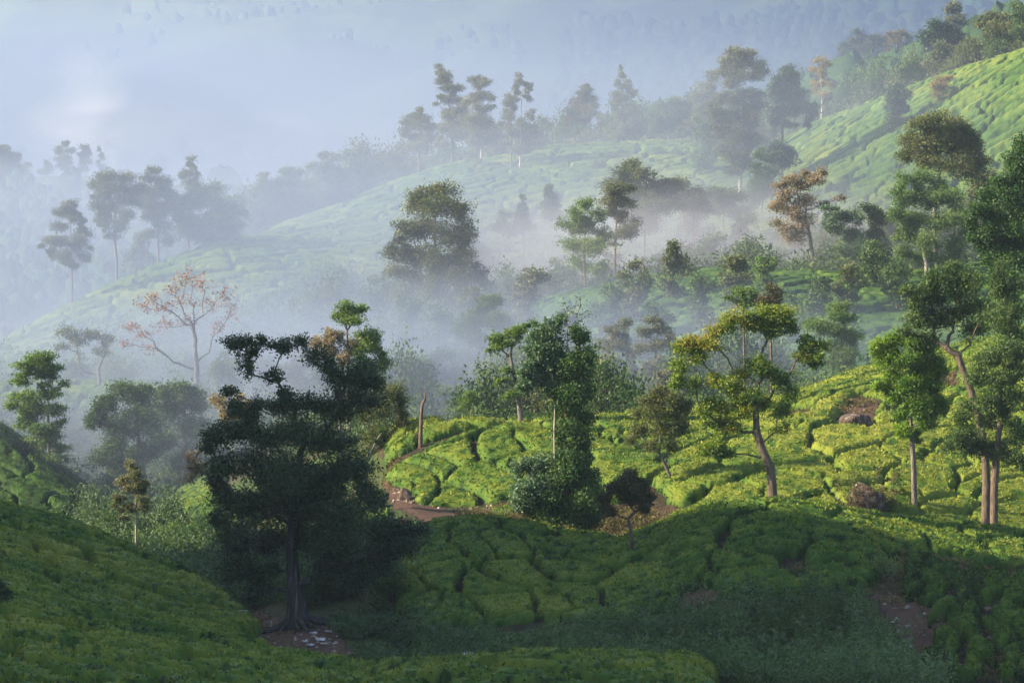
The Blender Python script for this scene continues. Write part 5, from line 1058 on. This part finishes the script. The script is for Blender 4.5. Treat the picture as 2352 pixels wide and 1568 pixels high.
rock('large lichen-spotted reddish boulder overgrown with dry vines at the edge of the knoll', 1988, 169, 92, 84, 2.6, 1, ROCK_RED, sink=.16)
for q_, (du_, dn_) in enumerate([(30, 168.2), (-20, 168.0), (48, 169.5)]):
    U_('dry brown vines trailing over the big boulder', [(1988 + du_ - 22, dn_ - .5), (1988 + du_ + 22, dn_ - .5), (1988 + du_ + 22, dn_ + .5), (1988 + du_ - 22, dn_ + .5)], 26, 60, 1.9, 0.35, 'grass', 470 + q_, 0.16, tone=-.2, name='dry_vines')
rock('small flat grey stone lying beside the big lichen-spotted boulder', 1925, 171, 36, 20, 1.0, 2)
rock('pale grey boulder on the sunlit slope behind the mossy tree', 1845, 193, 46, 34, 1.6, 3)
rock('low brown rounded boulder on bare ground between the mossy and the feathery tree', 1965, 191, 70, 40, 2.4, 4, ROCK_RED)
rock('small brown stone resting above the low rounded boulder', 1992, 203, 26, 16, .9, 5)
rock('pinkish pale boulder behind the feathery bright tree', 2165, 214, 40, 24, 2.0, 6, ROCK_RED)
rock('second pinkish boulder partly hidden by the forked tree', 2135, 212, 30, 22, 1.3, 7, ROCK_RED)
rock('small reddish outcrop at the lower edge of the sunlit field', 928, 178, 34, 34, 1.2, 8, ROCK_RED)
rock('dark stone at the rim of the dirt track beside the small russet tree', 1400, 165, 22, 20, .9, 9)
def stones(label, poly, n, seed, r):
    rng = np.random.default_rng(seed); x, y = zone_points(poly, n, rng); z = height(x, y)
    D0 = np.array([[1,0,0],[0,1,0],[-1,0,0],[0,-1,0],[0,0,.8],[0,0,-.5]], float)
    F0 = np.array([[0,1,4],[1,2,4],[2,3,4],[3,0,4],[1,0,5],[2,1,5],[3,2,5],[0,3,5]])
    rr = r * rng.uniform(.3, 1.3, n) ** 1.5
    V = np.stack([x, y, z], 1)[:, None] + D0[None] * (rr[:, None] * rng.uniform(.6, 1.3, (n, 6)))[:, :, None]
    F = (F0[None] + (np.arange(n) * 6)[:, None, None]).reshape(-1, 3); V = V.reshape(-1, 3); c = V.mean(0)
    o = obj('scattered_stones', mesh_np('scattered_stones', V - c, F, ROCK), kind='stuff', label=label); o.location = c.tolist()
stones('small stones on the dirt path below the fig', [(510,158),(640,142),(760,141),(860,128),(900,118),(640,118),(590,140)], 260, 1, .12)
stones('small stones along the dirt track', [(900,177),(1210,172),(1210,176),(1000,175),(900,188)], 160, 2, .14)
stones('small stones on the reddish bank', [(2060,149),(2420,150),(2420,139),(2250,126),(2100,128),(2010,138)], 260, 3, .13)
def boxes_mesh(name, boxes, mat, rot=0):
    V, F = [], []
    for (cx, cy_, cz, sx, sy, sz, rz, ry) in boxes:
        b = np.array([[x, y, z] for x in (-1, 1) for y in (-1, 1) for z in (-1, 1)]) * np.array([sx, sy, sz]) / 2
        c, s = math.cos(ry), math.sin(ry); b = b @ np.array([[c, 0, -s], [0, 1, 0], [s, 0, c]])
        c, s = math.cos(rz), math.sin(rz); b = b @ np.array([[c, s, 0], [-s, c, 0], [0, 0, 1]])
        n = len(V) * 8; V.append(b + np.array([cx, cy_, cz]))
        F += [[n+0,n+1,n+3,n+2],[n+4,n+6,n+7,n+5],[n+0,n+4,n+5,n+1],[n+2,n+3,n+7,n+6],[n+0,n+2,n+6,n+4],[n+1,n+5,n+7,n+3]]
    return mesh_np(name, np.concatenate(V), np.array(F), mat)
PAINT = noise_mat('weathered_white_paint', [(0.3, (0.22, 0.22, 0.21)), (0.7, (0.42, 0.42, 0.4))], 6)
x, z = ground_at(551, 144.5)
root = link(props(bpy.data.objects.new('post_gate', None), 'small weathered white post with crossbar beside the dirt path', 'post')); root.location = (x, 144.5, z)
obj('post', boxes_mesh('post', [(0, 0, .35, .06, .06, .9, 0, 0)], PAINT), root)
obj('crossbar', boxes_mesh('crossbar', [(.2, 0, .77, .46, .045, .05, 0, 0)], PAINT), root)
obj('bracket', boxes_mesh('bracket', [(.34, 0, .62, .05, .04, .26, 0, .3)], PAINT), root)
x, z = ground_at(623, 142.0)
o = obj('marker_stone', boxes_mesh('marker_stone', [(0, 0, .15, .1, .08, .5, .2, .05)], PAINT), label='short white marker stone at the roots of the old fig tree', cat='marker stone'); o.location = (x, 142.0, z)
# roots of the fig
rng = np.random.default_rng(77)
fig = bpy.data.objects['old_fig_tree']; fx, fy, fz = fig.location
for q in range(11):
    a = q / 11 * 6.28 + rng.uniform(-.2, .2); L = rng.uniform(1.2, 2.8)
    pts = []; r_ = []
    for t in np.linspace(0, 1, 7):
        px_, py_ = fx + math.cos(a) * (.45 + L * t) , fy + math.sin(a) * (.45 + L * t)
        a += rng.uniform(-.12, .12)
        pts.append([px_, py_, float(height(px_, py_)) + .55 * (1 - t) ** 3 + .03]); r_.append(.17 * (1 - t) + .02)
    P = np.array(pts); obj('root', wood_mesh('root', P, np.arange(-1, 6), np.array(r_), list(range(1, 7)), 7, BARK_FIG, local=np.array(fig.location)), fig)
# plastic litter: crumpled sheets
LIT_M = noise_mat('white_plastic', [(0.35, (0.12, 0.10, 0.09)), (0.6, (0.55, 0.55, 0.56))], 4, rough=.5)
def scrap(label, u, y, w, seed, name='plastic_scrap', lift=.04, cat='litter', puff=.12):
    rng = np.random.default_rng(seed); n = 7; x, z = ground_at(u, y)
    a, b = np.meshgrid(np.linspace(-1, 1, n), np.linspace(-1, 1, n), indexing='ij')
    jx, jy = rng.normal(0, .16, a.shape), rng.normal(0, .16, a.shape)
    X_, Y_ = (a + jx) * w / 2, (b + jy) * w * .4
    Z_ = height(X_ + x, Y_ + y) - z + lift + rng.random(a.shape) * puff
    top = np.stack([X_, Y_, Z_], -1).reshape(-1, 3); bot = top.copy(); bot[:, 2] -= .015
    i, j = np.meshgrid(np.arange(n - 1), np.arange(n - 1), indexing='ij'); q = (i * n + j).ravel()
    F = np.stack([q, q + n, q + n + 1, q + 1], 1)
    F = np.concatenate([F, F[:, ::-1] + n * n])
    o = obj(name, mesh_np(name, np.concatenate([top, bot]), F, LIT_M), label=label, cat=cat); o.location = (x, y, z)
GL = 'plastic litter on the dirt beside the fig'
for s_, (u_, y_, w_, lab) in enumerate([(735,136.5,.5,'largest crumpled white plastic sheet on the dirt below the fig tree'),(712,135.0,.35,'flat white plastic scrap nearest the tea slope edge'),(755,138.5,.35,'pale plastic bag near the weeds beside the fig tree'),(720,138.2,.4,'small greyish scrap between the fig roots and the white sheet'),(700,136,.3,'tiny white scrap on bare dirt'),(745,135.2,.35,'small torn scrap touching the largest plastic sheet')]):
    scrap(lab, u_, y_, w_, 600 + s_); 
scrap('white crumpled sack lying on top of the front strip of tea', 1073, 114.0, .5, 611, name='white_sack', lift=.78, cat='sack', puff=.22)
# stump
def stump(label, u, y, h, r, seed):
    x, z = ground_at(u, y); P = np.array([[0, 0, -.2], [0, 0, h * .5], [.03, 0, h]]) + np.array([x, y, z])
    root = link(props(bpy.data.objects.new('tree_stump', None), label, 'tree stump')); root.location = (x, y, z)
    obj('trunk', wood_mesh('trunk', P, np.array([-1, 0, 1]), np.array([r * 1.3, r, r * .7]), [1, 2], 9, BARK_RED, local=np.array([x, y, z])), root)
    P2 = np.array([[0, 0, h * .3], [.25, 0, h * .6], [.32, 0, h * .75]]) + np.array([x, y, z])
    obj('limb', wood_mesh('limb', P2, np.array([-1, 0, 1]), np.array([r * .5, r * .4, r * .3]), [1, 2], 6, BARK_RED, local=np.array([x, y, z])), root)
stump('short grey broken stump among the weeds near the bottom edge', 1588, 116, 1.0, .16, 1)
# ---------------------------------------------------------------- air
def box_obj(name, lo, hi, mat, **kw):
    lo, hi = np.array(lo, float), np.array(hi, float)
    c = (lo + hi) / 2; h = (hi - lo) / 2
    V = np.array([[x, y, z] for x in (-1, 1) for y in (-1, 1) for z in (-1, 1)]) * h
    F = np.array([[0,1,3,2],[4,6,7,5],[0,4,5,1],[2,3,7,6],[0,2,6,4],[1,5,7,3]])
    o = obj(name, mesh_np(name, V, F, mat), **kw); o.location = c.tolist(); return o
def vol_mat(name, color, dens, aniso=0.0):
    m = bpy.data.materials.new(name); m.use_nodes = True
    nt = m.node_tree; nt.nodes.remove(nt.nodes['Principled BSDF'])
    pv = nt.nodes.new('ShaderNodeVolumePrincipled')
    pv.inputs['Color'].default_value = (*color, 1); pv.inputs['Density'].default_value = dens; pv.inputs['Anisotropy'].default_value = aniso
    nt.links.new(pv.outputs[0], nt.nodes['Material Output'].inputs['Volume'])
    return m, nt, pv
hz, _, _ = vol_mat('haze_air', (0.58, 0.74, 1.0), 0.0001, 0.0)
tz = float(max(V[:, 2].max() for V in [np.stack([X.ravel(), Y.ravel(), Z.ravel()], 1)]))
zmin, zmax = float(Z.min()), float(Z.max())
box_obj('haze', (-17000, -60, zmin - 1), (17000, 3700, zmax + 6), hz, kind='stuff', label='thin blue morning air over the whole valley')
def mist(name, c, r, dens, color=(0.58, 0.70, 0.92), noise=0.6, nscale=2.0, label=None, seed=0.0, gamma=1.0, stretch=(1, 1, 1), step=1.0):
    """a bank of mist: a closed ellipsoid whose density fades to nothing at its skin"""
    m, nt, pv = vol_mat(name + '_air', color, 0, 0.1)
    tc = nt.nodes.new('ShaderNodeTexCoord')
    ln = nt.nodes.new('ShaderNodeVectorMath'); ln.operation = 'LENGTH'
    nt.links.new(tc.outputs['Object'], ln.inputs[0])
    mr = nt.nodes.new('ShaderNodeMapRange'); mr.interpolation_type = 'SMOOTHERSTEP'
    mr.inputs['From Min'].default_value = 1.0; mr.inputs['From Max'].default_value = 0.0
    nt.links.new(ln.outputs['Value'], mr.inputs['Value'])
    mp = nt.nodes.new('ShaderNodeMapping'); mp.inputs['Scale'].default_value = stretch; mp.inputs['Location'].default_value = (seed, seed * .7, 0)
    nt.links.new(tc.outputs['Object'], mp.inputs[0])
    nz = nt.nodes.new('ShaderNodeTexNoise'); nz.inputs['Scale'].default_value = nscale; nz.inputs['Detail'].default_value = 2; nz.inputs['Distortion'].default_value = 0.4
    nt.links.new(mp.outputs[0], nz.inputs[0])
    m2 = nt.nodes.new('ShaderNodeMapRange'); m2.inputs['From Min'].default_value = 0.35; m2.inputs['From Max'].default_value = 0.65
    m2.inputs['To Min'].default_value = 1 - noise; m2.inputs['To Max'].default_value = 1 + noise
    nt.links.new(nz.outputs[0], m2.inputs['Value'])
    mu = nt.nodes.new('ShaderNodeMath'); mu.operation = 'MULTIPLY'; nt.links.new(mr.outputs[0], mu.inputs[0]); nt.links.new(m2.outputs[0], mu.inputs[1])
    m3 = nt.nodes.new('ShaderNodeMath'); m3.operation = 'MULTIPLY'; m3.inputs[1].default_value = dens; nt.links.new(mu.outputs[0], m3.inputs[0])
    nt.links.new(m3.outputs[0], pv.inputs['Density'])
    # unit sphere mesh, scaled
    nu, nv = 24, 14
    A, B = np.meshgrid(np.linspace(0, 2 * np.pi, nu, endpoint=False), np.linspace(0, np.pi, nv), indexing='ij')
    Vv = np.stack([np.cos(A) * np.sin(B), np.sin(A) * np.sin(B), np.cos(B)], -1).reshape(-1, 3) * 1.02
    i, j = np.meshgrid(np.arange(nu), np.arange(nv - 1), indexing='ij')
    i2 = (i + 1) % nu
    Fv = np.stack([i * nv + j, i * nv + j + 1, i2 * nv + j + 1, i2 * nv + j], -1).reshape(-1, 4)
    me = mesh_np(name, Vv, Fv, m)
    o = obj(name, me, kind='stuff', label=label); o.location = c; o.scale = r
    return o
def mist_at(name, u, v, y, ru, rv, ry, dens, **kw):
    x, z = to_world(u, v, y); k = px_m(y)
    return mist(name, (float(x), y, float(z)), (ru * k, ry, rv * k), dens, **kw)
if MIST:
    mist_at('valley_mist', 500, 720, 438, 1900, 560, 200, 0.0058, color=(0.37, 0.46, 0.68), noise=0.4, nscale=1.6, label='blue-white mist filling the valley between the tea spurs')
    mist_at('near_mist', 1000, 930, 284, 2300, 400, 82, 0.0180, color=(0.36, 0.44, 0.62), noise=0.45, nscale=1.8, seed=2.0, label='dim blue mist lying in the valley behind the sunlit field')
    mist_at('spur_mist', 150, 560, 690, 1600, 320, 150, 0.0080, color=(0.38, 0.46, 0.68), noise=0.3, nscale=1.6, seed=4.0, label='thick mist behind the tea spur')
    mist_at('hollow_mist', 1620, 600, 398, 1050, 240, 74, 0.0150, color=(0.52, 0.535, 0.64), noise=0.7, nscale=2.2, seed=3.0, label='pale mist drifting in the hollow below the tea hill')
    mist_at('hill_mist', 1350, 400, 485, 1900, 460, 112, 0.0070, color=(0.40, 0.48, 0.66), noise=0.5, nscale=1.8, seed=6.0, label='thin blue mist over the face of the big tea hill')
    mist_at('far_mist', 500, 330, 1000, 2600, 640, 420, 0.0056, color=(0.335, 0.415, 0.63), noise=0.3, nscale=2.0, seed=5.0, label='wide bank of mist over the far valley floor')
    mist_at('upper_mist', 2100, 40, 770, 1900, 640, 215, 0.0062, color=(0.15, 0.22, 0.39), noise=0.3, nscale=1.5, seed=9.0, label='blue haze lying between the tea crest and the forested mountain')
    SK = dict(color=(1.0, 1.0, 1.0), noise=0.5)
    mist_at('smoke_plume', 270, 290, 840, 290, 120, 24, 0.020, nscale=2.6, seed=7.3, label='bright white smoke billow above the far ridge trees', **SK)
    mist_at('smoke_wisp', 195, 185, 836, 110, 115, 12, 0.009, nscale=1.8, seed=8.0, label='upper wisp of the white smoke', **SK)
    mist_at('smoke_wisp', 470, 290, 846, 330, 55, 16, 0.016, nscale=2.0, seed=9.5, label='long arm of smoke trailing away from the billow', **SK)
    mist_at('smoke_wisp', 256, 385, 836, 22, 70, 5, 0.03, nscale=1.5, seed=11.5, label='narrow stem of smoke rising behind the far ridge', **SK)
print('TRIS', sum(len(m.loops) - 2 * len(m.polygons) for m in {o.data for o in COL.objects if o.type == 'MESH'}))
